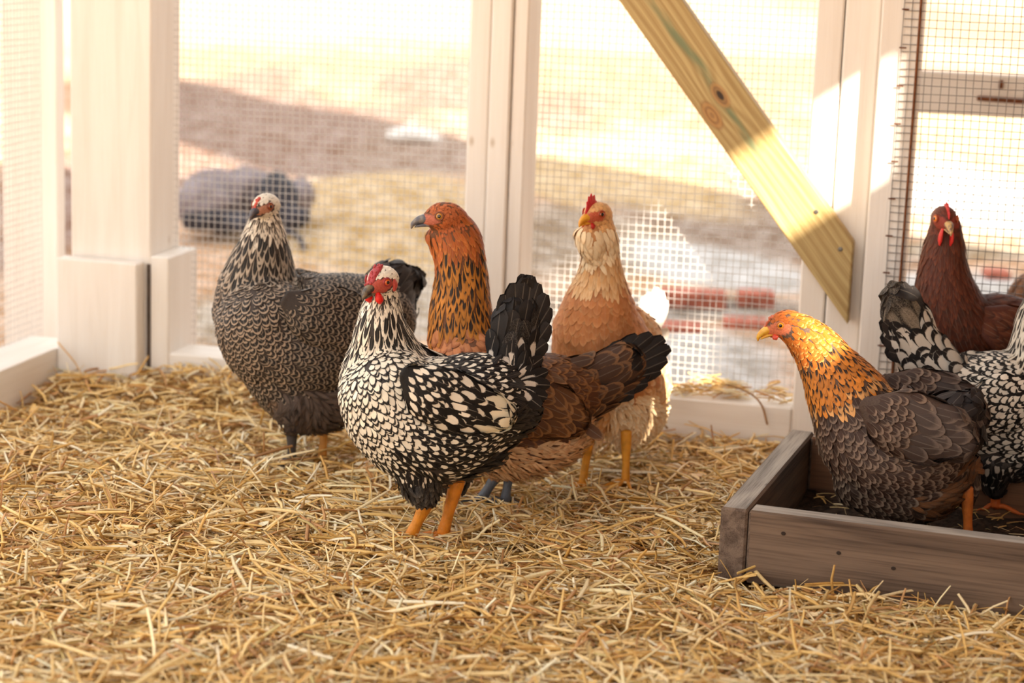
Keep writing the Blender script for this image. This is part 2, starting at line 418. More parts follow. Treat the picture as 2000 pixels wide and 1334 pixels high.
for s in (1.47, 1.60, 1.77, 1.95):
    mb = MB(); boxv(mb, (-.004, -.008, -.004), (.004, .008, .008), .001); gpart(frame_obj('bolt_staple', W(s, GO + .004, .668), EE, ZZ, NN, mb, M['rust']))
# a white post outside the left wall
tag(wbox('outside_post', -.500, -.378, -.215, -.18, -.03, 2.0, M['white']), 'white post standing outside the left wire wall', 'post')

# diagonal brace
def on_wall(px, py, o):
    v = ray(px, py); k = ((A0 + NN * o - CAM) @ NN) / (v @ NN); return CAM + v * k
b_lo = (1.2, .345); b_dir = nrm(np.array([-.435, .0, .455]))
def brace():
    s_a, z_a = 1.2015, .388      # axis point near the lower end
    d = nrm(np.array([.8645 - s_a, .81 - z_a]))     # direction up-left in (s, z)
    wv = np.array([d[1], -d[0]])                     # to the right/up
    hw = .0455
    # outline in (s,z): plumb-cut lower end against the post edge
    def P(a, b): return np.array([s_a, z_a]) + d * a + wv * b
    L = 1.6
    up_l, up_r = P(L, -hw), P(L, hw)
    def to_s(b, s):
        a = (s - s_a - wv[0] * b) / d[0]; return P(a, b)
    r_end = to_s(hw, 1.244); l_end = to_s(-hw, 1.244)
    poly = [up_l, up_r, r_end, l_end]
    if poly[3][1] < .27: pass
    org = W(s_a, .021, z_a); X = nrm(-(EE * d[0] + ZZ * d[1])); Y = nrm(EE * wv[0] + ZZ * wv[1]); Z = np.cross(X, Y)
    mb = MB(); vs = []
    for zz in (-.019, .019):
        for p in poly:
            w3 = EE * (p[0] - s_a) + ZZ * (p[1] - z_a); vs.append((w3 @ X, w3 @ Y, zz))
    fs = [(3, 2, 1, 0), (4, 5, 6, 7), (0, 1, 5, 4), (1, 2, 6, 5), (2, 3, 7, 6), (3, 0, 4, 7)]
    mb.add(vs, fs)
    o = frame_obj('diagonal_brace', org, X, Y, Z, mb, M['pine'])
    bv = o.modifiers.new('bevel', 'BEVEL'); bv.width = .003; bv.segments = 2
    tag(o, 'bare greenish pine board running diagonally down to the right post', 'brace')
    sgn = 1 if Z @ NN > 0 else -1
    for px, py in ((1594, 414), (1641, 487)):
        q = on_wall(px, py, .041) - org
        mb = MB(); loft(mb, np.array([[q @ X, q @ Y, sgn * .0185], [q @ X, q @ Y, sgn * .0200]]), [.0042] * 2, [.0042] * 2, (1, 0, 0), 12, 1, .1, .1)
        s = mb.build('screw', M['screw'], o)
brace()

# unseen shell shaping the light: ceiling, right wall with sun-patch openings, floor
def shell():
    for nm, (s0, s1, q0, q1, z) in (('ceiling_sky_block', (.70, 2.6, -.45, 3.4, ROOFZ)), ('ceiling_sky_block', (-1.0, .70, -.30, .25, ROOFZ))):  # unseen roof pieces, cut to set how much sky light enters
        mb = MB(); c = [W(s0, q0, z), W(s1, q0, z), W(s1, q1, z), W(s0, q1, z)]
        vs = c + [p + ZZ * .03 for p in c]
        mb.add(vs, [(0, 1, 2, 3), (7, 6, 5, 4), (0, 4, 5, 1), (1, 5, 6, 2), (2, 6, 7, 3), (3, 7, 4, 0)]); ST(mb.build(nm, M['light_block']))
    S = 2.6; holes = [(1.34, 1.86, 1.465, 1.68), (1.50, 1.625, 1.265, 1.415), (1.725, 1.95, 1.265, 1.415)]  # openings fitted to the sun patches, split to block one stray spot
    os_ = sorted({-.06, 3.9, *[h[0] for h in holes], *[h[1] for h in holes]}); zs = sorted({-.02, ROOFZ, *[h[2] for h in holes], *[h[3] for h in holes]})
    mb = MB()
    for a, b in zip(os_, os_[1:]):
        for c, d in zip(zs, zs[1:]):
            if any(h[0] <= a and b <= h[1] and h[2] <= c and d <= h[3] for h in holes): continue
            vs = [W(s, o, z) for s in (S, S + .02) for o in (a, b) for z in (c, d)]
            mb.add(vs, [(0, 1, 3, 2), (4, 6, 7, 5), (0, 4, 5, 1), (2, 3, 7, 6), (0, 2, 6, 4), (1, 5, 7, 3)])
    vs = [W(s, o, z) for s in (S, S + .02) for o in (-1.95, -.06) for z in (-.05, 4.6)]  # tall unseen extension, added only to shade the yard
    mb.add(vs, [(0, 1, 3, 2), (4, 6, 7, 5), (0, 4, 5, 1), (2, 3, 7, 6), (0, 2, 6, 4), (1, 5, 7, 3)])
    ST(mb.build('wall_right_sun_block', M['light_block']))
shell()
# ================================================================== FLOOR + STRAW
def straw_h(x, y):
    """bedding surface height; deeper against the corner and walls"""
    P = np.stack([np.asarray(x) - A0[0], np.asarray(y) - A0[1]], -1)
    s = P @ EE[:2]; o = P @ NN[:2]
    h = .006 + .006 * np.sin(x * 9 + 1.3) * np.sin(y * 7.1) + .004 * np.sin(x * 23 + y * 17)
    h = h + .030 * np.exp(-((s + .08) / .28) ** 2 - (o / .16) ** 2) + .014 * np.exp(-(o / .10) ** 2)
    h = h + .018 * np.exp(-((s - .12) / .14) ** 2 - ((o - .06) / .09) ** 2)
    b = (np.asarray(x) - .30) * .31 - (2.93 - np.asarray(y)) * .95      # trodden lower along the front of the box
    h = h - .014 * np.exp(-(b / .16) ** 2) * (np.asarray(x) > .2)
    return h
def grid_mesh(name, xs, ys, hf, mat, attrs=None):
    X, Y = np.meshgrid(xs, ys, indexing='ij'); Z = hf(X, Y); V = np.stack([X, Y, Z], -1).reshape(-1, 3)
    n, m = len(xs), len(ys); i = (np.arange(n - 1)[:, None] * m + np.arange(m - 1)[None]).reshape(-1, 1)
    Q = np.hstack([i, i + m, i + m + 1, i + 1])
    return fast_mesh(name, V, Q, mat, None, True, attrs(V) if attrs else None)
# floor in wall coordinates
def floor():
    ss = np.linspace(-.37, 1.9, 120); oo = np.linspace(-.1, 4.2, 200)
    S_, O_ = np.meshgrid(ss, oo, indexing='ij'); P = A0[None, None] + EE * S_[..., None] + NN * O_[..., None]
    P[..., 2] = straw_h(P[..., 0], P[..., 1]) - .004
    V = P.reshape(-1, 3); n, m = len(ss), len(oo); i = (np.arange(n - 1)[:, None] * m + np.arange(m - 1)[None]).reshape(-1, 1)
    Q = np.hstack([i, i + 1, i + m + 1, i + m])
    ST(fast_mesh('floor', V, Q, M['floor'], None, True))
floor()

# box geometry on the floor
BX0 = np.array([*gr(1408, 990, .110)[:2], 0.0])        # near-left outer corner
BE = nrm(np.array([.37, -.122, 0])); BN = np.array([-BE[1], BE[0], 0])   # along the front, towards the back
BL, BD, BT, BH = .95, .53, .040, .110
def in_box(x, y, pad=0.0):
    dx = x - BX0[0]; dy = y - BX0[1]
    a = dx * BE[0] + dy * BE[1]; b = dx * BN[0] + dy * BN[1]
    return (a > -pad) & (a < BL + pad) & (b > -pad) & (b < BD + pad)

STRAWC = np.array([lin(242, 212, 150), lin(232, 192, 116), lin(248, 226, 178), lin(216, 170, 94), lin(202, 152, 96), lin(250, 238, 206), lin(206, 184, 120), lin(176, 126, 74)])
STRAWP = np.array([.25, .24, .18, .13, .07, .08, .02, .03])
def straws(x, y, z, L, wd, yaw, pit, bend, K=4, flat=.45):
    """many straws at once: K+1 rings of 4"""
    n = len(x); t = np.linspace(-.5, .5, K)
    d = np.stack([np.cos(yaw) * np.cos(pit), np.sin(yaw) * np.cos(pit), np.sin(pit)], -1)
    sd = np.stack([-np.sin(yaw), np.cos(yaw), np.zeros(n)], -1); up = np.cross(d, sd)
    tw = RNG.uniform(-1.2, 1.2, n); s2 = sd * np.cos(tw)[:, None] + up * np.sin(tw)[:, None]; u2 = -sd * np.sin(tw)[:, None] + up * np.cos(tw)[:, None]
    C = np.stack([x, y, z], -1)[:, None] + d[:, None] * (t[None, :, None] * L[:, None, None])
    bz = RNG.uniform(-1, 1, n) * bend; by = RNG.uniform(-1, 1, n) * bend
    kx = RNG.uniform(-.35, .35, n)       # a kink somewhere along the straw
    prof = np.abs(t[None] - kx[:, None]) * .9 + (t[None] ** 2) * .8
    C = C + up[:, None] * (-(np.abs(bz) * L)[:, None] * prof)[..., None] + sd[:, None] * ((by * L)[:, None] * prof)[..., None]
    C[..., 2] = np.maximum(C[..., 2], (z - .012)[:, None])
    wv = wd[:, None] * np.array([.8] + [1] * (K - 2) + [.75])[None]
    a = s2[:, None] * (wv / 2)[..., None]; b = u2[:, None] * (wv * flat / 2)[..., None]
    R = np.stack([C + a + b * .4, C + b, C - a + b * .4, C - a - b * .6, C + a - b * .6], 2)[:, :, [0, 1, 2, 3]]
    V = R.reshape(-1, 3)
    base = (np.arange(n) * K * 4)[:, None, None] + (np.arange(K - 1) * 4)[None, :, None]
    k = np.arange(4)[None, None]; k2 = (k + 1) % 4
    Q = np.stack([base + k, base + k2, base + 4 + k2, base + 4 + k], -1).reshape(-1, 4)
    return V, Q, K * 4
def shavings(x, y, z, L, wd, yaw):
    """thin curled wood shavings: 4x2 strips"""
    n = len(x); t = np.linspace(-.5, .5, 5); d = np.stack([np.cos(yaw), np.sin(yaw), RNG.uniform(-.4, .4, n)], -1); d /= np.linalg.norm(d, axis=1)[:, None]
    sd = np.stack([-np.sin(yaw), np.cos(yaw), RNG.uniform(-.5, .5, n)], -1); up = np.cross(d, sd)
    cu = RNG.uniform(-.5, 1.2, n)
    C = np.stack([x, y, z], -1)[:, None] + d[:, None] * (t[None, :, None] * L[:, None, None]) - up[:, None] * ((t ** 2)[None] * cu[:, None] * L[:, None])[..., None]
    wv = wd[:, None] * np.array([.5, .95, 1, .8, .35])[None] / 2
    R = np.stack([C + sd[:, None] * wv[..., None], C - sd[:, None] * wv[..., None]], 2); V = R.reshape(-1, 3)
    base = (np.arange(n) * 10)[:, None] + (np.arange(4) * 2)[None]
    Q = np.stack([base, base + 1, base + 3, base + 2], -1).reshape(-1, 4)
    return V, Q, 10
def scol(n, per, bright=1.0):
    i = RNG.choice(len(STRAWC), n, p=STRAWP / STRAWP.sum()); c = STRAWC[i] * RNG.uniform(.82, 1.1, n)[:, None] * bright
    return np.repeat(np.hstack([np.clip(c, 0, .95), np.ones((n, 1))]), per, 0)

def bedding():
    def pos(n, power=1.0):
        out = []
        while sum(len(a) for a in out) < n:
            yy = RNG.uniform(2.28, 3.98, n); xx = RNG.uniform(-.29, .29, n) * yy
            P = np.stack([xx - A0[0], yy - A0[1]], -1); s = P @ EE[:2]; o = P @ NN[:2]
            ok = (o > .006) & (s > LS + .005) & ~in_box(xx, yy, .008) & (s < 1.9)
            ok &= ~((s < -.118) & (o < .045)); ok &= RNG.uniform(0, 1, n) < (2.6 / yy) ** power
            out.append(np.stack([xx[ok], yy[ok]], -1))
        return np.vstack(out)[:n]
    VV = []; QQ = []; CC = []; off = 0
    def push(V, Q, per, n, br=1.0):
        nonlocal off
        VV.append(V); QQ.append(Q + off); CC.append(scol(n, per, br)); off += len(V)
    for n, L0, L1, w0, w1, pm, zr, be, lift in ((13000, .018, .05, .0018, .0040, .18, .012, .12, .000),
                                          (8000, .035, .08, .0026, .0052, .16, .016, .14, .004),
                                          (1900, .06, .12, .0036, .0064, .13, .016, .16, .010),
                                          (2800, .025, .07, .0024, .0050, .60, .010, .18, .006)):
        p = pos(n); x, y = p.T; L = RNG.uniform(L0, L1, n); z = straw_h(x, y) + RNG.uniform(0, 1, n) ** 1.5 * zr + lift
        pit = RNG.normal(0, pm, n)
        z = z + np.abs(np.sin(pit)) * L * .35
        V, Q, per = straws(x, y, z, L, RNG.uniform(w0, w1, n), RNG.uniform(0, 6.283, n), pit, be)
        # keep every straw this side of the walls
        push(V, Q, per, n)
    n = 7500; p = pos(n); x, y = p.T
    V, Q, per = shavings(x, y, straw_h(x, y) + RNG.uniform(.001, .016, n), RNG.uniform(.009, .030, n), RNG.uniform(.005, .014, n), RNG.uniform(0, 6.283, n)); push(V, Q, per, n, 1.05)
    n = 26000; p = pos(n); x, y = p.T
    V, Q, per = straws(x, y, straw_h(x, y) + RNG.uniform(0, .010, n), RNG.uniform(.006, .02, n), RNG.uniform(.0007, .0016, n), RNG.uniform(0, 6.283, n), RNG.normal(0, .35, n), np.full(n, .1), 2); push(V, Q, per, n, .95)
    V = np.vstack(VV)
    # push anything that would pierce the walls back inside
    P = V[:, :2] - A0[:2]; s = P @ EE[:2]; o = P @ NN[:2]
    dn = np.maximum(0.003 - o, 0); V[:, :2] += NN[:2] * dn[:, None]
    ds = np.maximum(LS + .004 - s, 0); V[:, :2] += EE[:2] * ds[:, None]
    o_ = fast_mesh('straw_bedding', V, np.vstack(QQ), M['straw'], None, False, {'c1': ('FLOAT_COLOR', np.vstack(CC))})
    tag(o_, 'loose golden straw and wood shavings covering the coop floor', 'straw', kind='stuff')
bedding()

def ledge_straw():
    VV = []; QQ = []; CC = []; off = 0
    for n, s0, s1, L0, L1 in ((130, .93, 1.06, .02, .07), (40, 1.09, 1.14, .015, .04)):
        s = RNG.uniform(s0, s1, n); o = RNG.uniform(-.07, -.012, n); hz = .096 + .030 * np.exp(-((s - (s0 + s1) / 2) / ((s1 - s0) * .4)) ** 2)
        P = np.array([W(a, b) for a, b in zip(s, o)]); L = RNG.uniform(L0, L1, n)
        yaw = RNG.normal(math.atan2(EE[1], EE[0]), .5, n)
        V, Q, per = straws(P[:, 0], P[:, 1], .099 + RNG.uniform(0, 1, n) * (hz - .094), L, RNG.uniform(.0018, .004, n), yaw, RNG.normal(0, .2, n), np.full(n, .2))
        V[:, 2] = np.maximum(V[:, 2], .0955)
        VV.append(V); QQ.append(Q + off); CC.append(scol(n, per)); off += len(V)
    V = np.vstack(VV); P = V[:, :2] - A0[:2]; o = P @ NN[:2]; V[:, :2] += NN[:2] * np.maximum(-.098 - o, 0)[:, None]
    tag(fast_mesh('straw_wisps', V, np.vstack(QQ), M['straw'], None, False, {'c1': ('FLOAT_COLOR', np.vstack(CC))}), 'wisps of straw lying on the white ledge right of the buff hen', 'straw', kind='stuff')
    # two brown stems hanging over the ledge, and tall stems leaning on the walls
    def stem(name, pts, r, c, lab):
        mb = MB(); loft(mb, np.array(pts), [r] * len(pts), [r * .6] * len(pts), ZZ, 6, 5); o = mb.build(name, simple('stem_' + name, c, .5), None, True); tag(o, lab, 'straw stem')
    stem('straw_stem', [W(1.0, -.03, .125), W(1.06, -.01, .118), W(1.095, .006, .10), W(1.11, .009, .062)], .0018, lin(150, 110, 66), 'brown stem hanging over the ledge behind the straw box corner')
    stem('straw_stem', [W(-.262, .42, .10), W(-.235, .36, .062), W(-.20, .30, .02)], .0017, lin(196, 150, 84), 'long golden stem leaning against the left kickboard')
    stem('straw_stem', [W(-.20, .085, .055), W(-.225, .065, .075), W(-.262, .060, .11)], .0016, lin(206, 160, 90), 'bent stem leaning on the wide base block')
    stem('straw_stem', [gr(1440, 1120, .02) , gr(1500, 1098, .032), gr(1565, 1090, .045), gr(1600, 1078, .052)], .0022, lin(206, 172, 104), 'long bent straw stem lying against the front of the wooden box')
ledge_straw()

# ------------------------------------------------------------------ wooden box
def wooden_box():
    root = empty('wooden_box', BX0); tag(root, 'low open box of weathered grey timber standing on the straw', 'box')
    P = lambda a, b, z: BX0 + BE * a + BN * b + ZZ * z
    def bd(name, p0, p1, wd, lab=None, mat='grey_wood'):
        o = board(name, p0, p1, ZZ, BH, wd, M[mat], .0035); under(o, root)
        o.data.materials.append(M['grey_wood_top']); o.data.materials.append(M['end_wood'])
        for q in o.data.polygons:
            if q.normal.y > .7: q.material_index = 1
            elif abs(q.normal.x) > .7: q.material_index = 2
        return tag(o, lab)
    h = BH / 2
    f = bd('front_board', P(BT + .0015, BT / 2, h), P(BL, BT / 2, h), BT)
    bd('side_board', P(BT / 2, 0, h), P(BT / 2, BD, h), BT, 'left side board with pale grey worn top')
    bd('back_board', P(BT + .001, BD - BT / 2, h), P(BL, BD - BT / 2, h), BT, None, 'dark_board')
    bd('side_board', P(BL + BT / 2, 0, h), P(BL + BT / 2, BD, h), BT)
    for px, py in ((1530, 1042), (1638, 1080), (1745, 1110)):     # nail holes in the front
        q = P(0, -.0002, 0); v = ray(px, py); nrmv = -BN; k = ((q - CAM) @ nrmv) / (v @ nrmv); c = CAM + v * k
        mb = MB(); loft(mb, np.array([c - nrmv * .001, c + nrmv * .0006]), [.0035] * 2, [.0028] * 2, BE, 10, 1, .1, .1)
        under(mb.build('nail', simple('nail_stain', lin(50, 38, 30), .9), None, True), root)
    # the litter inside
    xs = np.linspace(BT, BL, 60); ys = np.linspace(BT, BD - BT, 34); X, Y = np.meshgrid(xs, ys, indexing='ij')
    Pp = BX0 + BE * X[..., None] + BN * Y[..., None]; Pp[..., 2] = .014 + .008 * np.sin(X * 31) * np.sin(Y * 27) + RNG.uniform(-.002, .003, X.shape)
    n, m = X.shape; i = (np.arange(n - 1)[:, None] * m + np.arange(m - 1)[None]).reshape(-1, 1)
    tag(fast_mesh('dark_litter', Pp.reshape(-1, 3), np.hstack([i, i + m, i + m + 1, i + 1]), M['soil'], None, True), 'dark crumbly litter filling the wooden box', 'litter', kind='stuff')
    n = 420; a = RNG.uniform(BT + .03, BL - .03, n); b = RNG.uniform(BT + .03, BD - BT - .03, n); q = BX0 + BE * a[:, None] + BN * b[:, None]
    yaw = RNG.uniform(0, 6.28, n); V, Q, per = straws(q[:, 0], q[:, 1], np.full(n, .026) + RNG.uniform(0, .008, n), RNG.uniform(.015, .05, n), RNG.uniform(.001, .0028, n), yaw, RNG.normal(0, .12, n), np.full(n, .12))
    V[:, 2] = np.maximum(V[:, 2], .01)
    tag(fast_mesh('scattered_straw', V, Q, M['straw'], None, False, {'c1': ('FLOAT_COLOR', scol(n, per, .7))}), 'few straws scattered on the dark litter in the wooden box', 'straw', kind='stuff')
wooden_box()

# ================================================================== THE YARD
def yard():
    ys = np.concatenate([np.linspace(3.0, 12, 150), np.geomspace(12.1, 160, 90)])
    us = np.linspace(-1.0, 1.0, 150)
    U, Y = np.meshgrid(us, ys, indexing='ij'); X = U * Y * .9
    blobs = []  # (px,py, rx_px, ry_px, colour, sharp)
    yard_brown = lin(150, 98, 62); yard_brown2 = lin(160, 116, 80); pale = lin(232, 200, 158); gold = lin(230, 190, 122); snow = lin(226, 222, 220); tan = lin(206, 160, 108); grey = lin(150, 134, 118)
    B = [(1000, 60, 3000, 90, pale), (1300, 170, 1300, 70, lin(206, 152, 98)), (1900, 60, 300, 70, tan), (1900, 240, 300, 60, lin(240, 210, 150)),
         (430, 250, 170, 110, yard_brown), (560, 300, 180, 95, yard_brown), (640, 335, 280, 62, yard_brown), (700, 330, 170, 70, yard_brown), (830, 190, 130, 80, yard_brown), (800, 300, 150, 55, yard_brown2), (250, 300, 150, 200, yard_brown),  # brown patches, darker than most of the yard
         (1100, 220, 110, 45, yard_brown2), (1450, 420, 300, 100, lin(150, 112, 78)), (1150, 500, 250, 70, lin(176, 146, 110)), (1250, 340, 240, 75, gold), (1060, 380, 120, 50, gold),
         (430, 190, 200, 45, yard_brown), (1400, 520, 200, 45, snow), (1300, 700, 300, 70, snow), (1350, 610, 260, 40, grey),
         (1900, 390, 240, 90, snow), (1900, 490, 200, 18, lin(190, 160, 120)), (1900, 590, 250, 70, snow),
         (760, 365, 190, 40, pale), (700, 470, 330, 85, gold), (650, 620, 380, 70, lin(206, 186, 160)), (130, 420, 120, 200, yard_brown), (1200, 290, 240, 26, pale)]
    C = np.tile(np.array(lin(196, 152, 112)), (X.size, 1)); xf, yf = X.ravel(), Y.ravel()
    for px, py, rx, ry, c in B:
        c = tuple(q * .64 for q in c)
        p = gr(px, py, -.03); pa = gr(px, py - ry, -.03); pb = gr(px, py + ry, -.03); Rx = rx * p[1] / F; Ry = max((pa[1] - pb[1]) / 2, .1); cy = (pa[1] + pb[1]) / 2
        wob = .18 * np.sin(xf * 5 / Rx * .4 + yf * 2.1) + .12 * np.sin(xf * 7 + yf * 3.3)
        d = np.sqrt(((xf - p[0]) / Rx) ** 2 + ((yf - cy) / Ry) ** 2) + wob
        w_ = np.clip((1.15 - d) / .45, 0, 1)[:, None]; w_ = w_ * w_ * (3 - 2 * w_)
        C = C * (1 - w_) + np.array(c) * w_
    Z = -.03 + .02 * np.sin(X * 2.2) * np.sin(Y * 1.7)
    Z = Z - .0 + .14 * np.exp(-((X + .32) / .55) ** 2 - ((Y - 6.7) / .8) ** 2)     # low heap of pale hay
    Z = np.where(Y < 4.4, np.minimum(Z, -.028), Z)
    V = np.stack([X, Y, Z], -1).reshape(-1, 3); n, m = X.shape
    i = (np.arange(n - 1)[:, None] * m + np.arange(m - 1)[None]).reshape(-1, 1)
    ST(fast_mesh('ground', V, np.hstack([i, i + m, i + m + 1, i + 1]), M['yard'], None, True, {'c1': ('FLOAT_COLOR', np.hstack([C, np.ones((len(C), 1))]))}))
    # ground behind and beside the coop so light and other views find it
    mb = MB(); mb.add([(-80, -80, -.06), (80, -80, -.06), (80, 3.2, -.06), (-80, 3.2, -.06)], [(0, 1, 2, 3)])
    g = G('yard_dust'); nz = g.noise(g.coord('Object'), 3, 6); mm = g.fin(g.mix(nz, lin(200, 160, 112), lin(226, 190, 140)), .95, .1)
    ST(mb.build('ground', mm))
    # grey bundle
    Yb = 6.0
    root = empty('tarp_bundle', at(480, 452, Yb)); tag(root, 'blurred heap of grey bags and a black sheet lying on the ground outside the mesh', 'bags')
    def lump(name, pts, mat):
        mb = MB()
        for px, py, rx, ry, dy in pts:
            c = at(px, py, Yb + dy); k = Yb / F
            loft(mb, np.array([c - np.array([rx * k * .6, 0, 0]), c, c + np.array([rx * k * .6, 0, 0])]), [ry * k * .8, ry * k, ry * k * .75], [ry * k * .8, ry * k, ry * k * .8], (0, 1, 0), 14, 4, .5, .5)
        o = mb.build(name, M[mat], None, True); r = o.modifiers.new('r', 'REMESH'); r.mode = 'VOXEL'; r.voxel_size = .012
        t = bpy.data.textures.new('lumps', 'CLOUDS'); t.noise_scale = .05; dd = o.modifiers.new('d', 'DISPLACE'); dd.texture = t; dd.strength = .03; dd.mid_level = .5
        under(o, root)
    lump('bag', [(420, 385, 75, 58, .05), (400, 400, 60, 50, -.02), (480, 370, 60, 48, .1), (565, 400, 45, 42, .1), (585, 385, 26, 40, .1)], 'tarp')
    lump('black_sheet', [(430, 432, 110, 22, -.08), (540, 385, 38, 50, .0), (570, 425, 45, 22, -.05), (480, 440, 60, 14, -.12)], 'tarpdark')
    mb = MB(); pts = [at(545, 445, 5.9), at(578, 460, 5.85), at(594, 485, 5.8), at(583, 506, 5.75), at(560, 512, 5.75)]
    loft(mb, np.array(pts), [.008] * 5, [.008] * 5, ZZ, 8, 5); tag(mb.build('hose', M['tarpdark'], None, True), 'short loop of black hose beside the grey bags', 'hose')
    # bricks
    for px, py, wd, ht, lab in ((1352, 580, 130, 46, 'largest red brick, leftmost in the upper row outside the mesh'), (1475, 580, 72, 42, 'short red brick at the right of the upper row outside the mesh'),
                            (1330, 640, 80, 30, 'dark red brick low down behind the lit wire squares'), (1455, 632, 88, 34, 'dark red brick in front of the short red one'),
                            (1945, 532, 48, 20, 'small red brick seen through the wire door')):
        p = gr(px, py + ht / 2, -.03); k = p[1] / F; mb = MB(); boxv(mb, (-wd * k / 2, -.045, 0), (wd * k / 2, .045, ht * k * .8), .004)
        o = mb.build('brick', M['brick']); o.location = tuple(p); o.rotation_euler.z = -.06; tag(o, lab, 'brick')
    mb = MB(); p = gr(803, 275, -.03)
    loft(mb, np.array([p + [-.10, 0, .02], p + [0, 0, .03], p + [.12, -.03, .015]]), [.07, .1, .06], [.025, .04, .02], (0, 1, 0), 12, 3)
    tag(mb.build('pale_stone', M['snow'], None, True), 'small pale stone on the brown ground outside', 'stone')
yard()

# ================================================================== HENS
def col4(c): return (*lin(*c), 1.0)
# style: length, width, shape, centre, edge, thr, uw, pencil, mottle, soft, lift, coverage, jitter
def S(L, Wd, shape, c1, c2, thr=.8, uw=.8, pen=0., mot=0., soft=.06, lift=.0022, cov=3.2, jit=.10, cvar=.10):
    return dict(L=L, W=Wd, shape=shape, c1=np.array(lin(*c1)), c2=np.array(lin(*c2)), thr=thr, uw=uw, pen=pen, mot=mot, soft=soft, lift=lift, cov=cov, jit=jit, cvar=cvar)
TT = np.array([0, .28, .55, .76, .91, 1.0])
SHAPES = {'spear': [.5, .9, 1.0, .86, .50, .06], 'round': [.45, .85, 1.0, .97, .70, .18], 'hackle': [.5, .9, 1.0, .78, .42, .04], 'soft': [.5, 1.0, 1.0, .85, .55, .10], 'big': [.45, .8, .95, 1.0, .80, .30]}

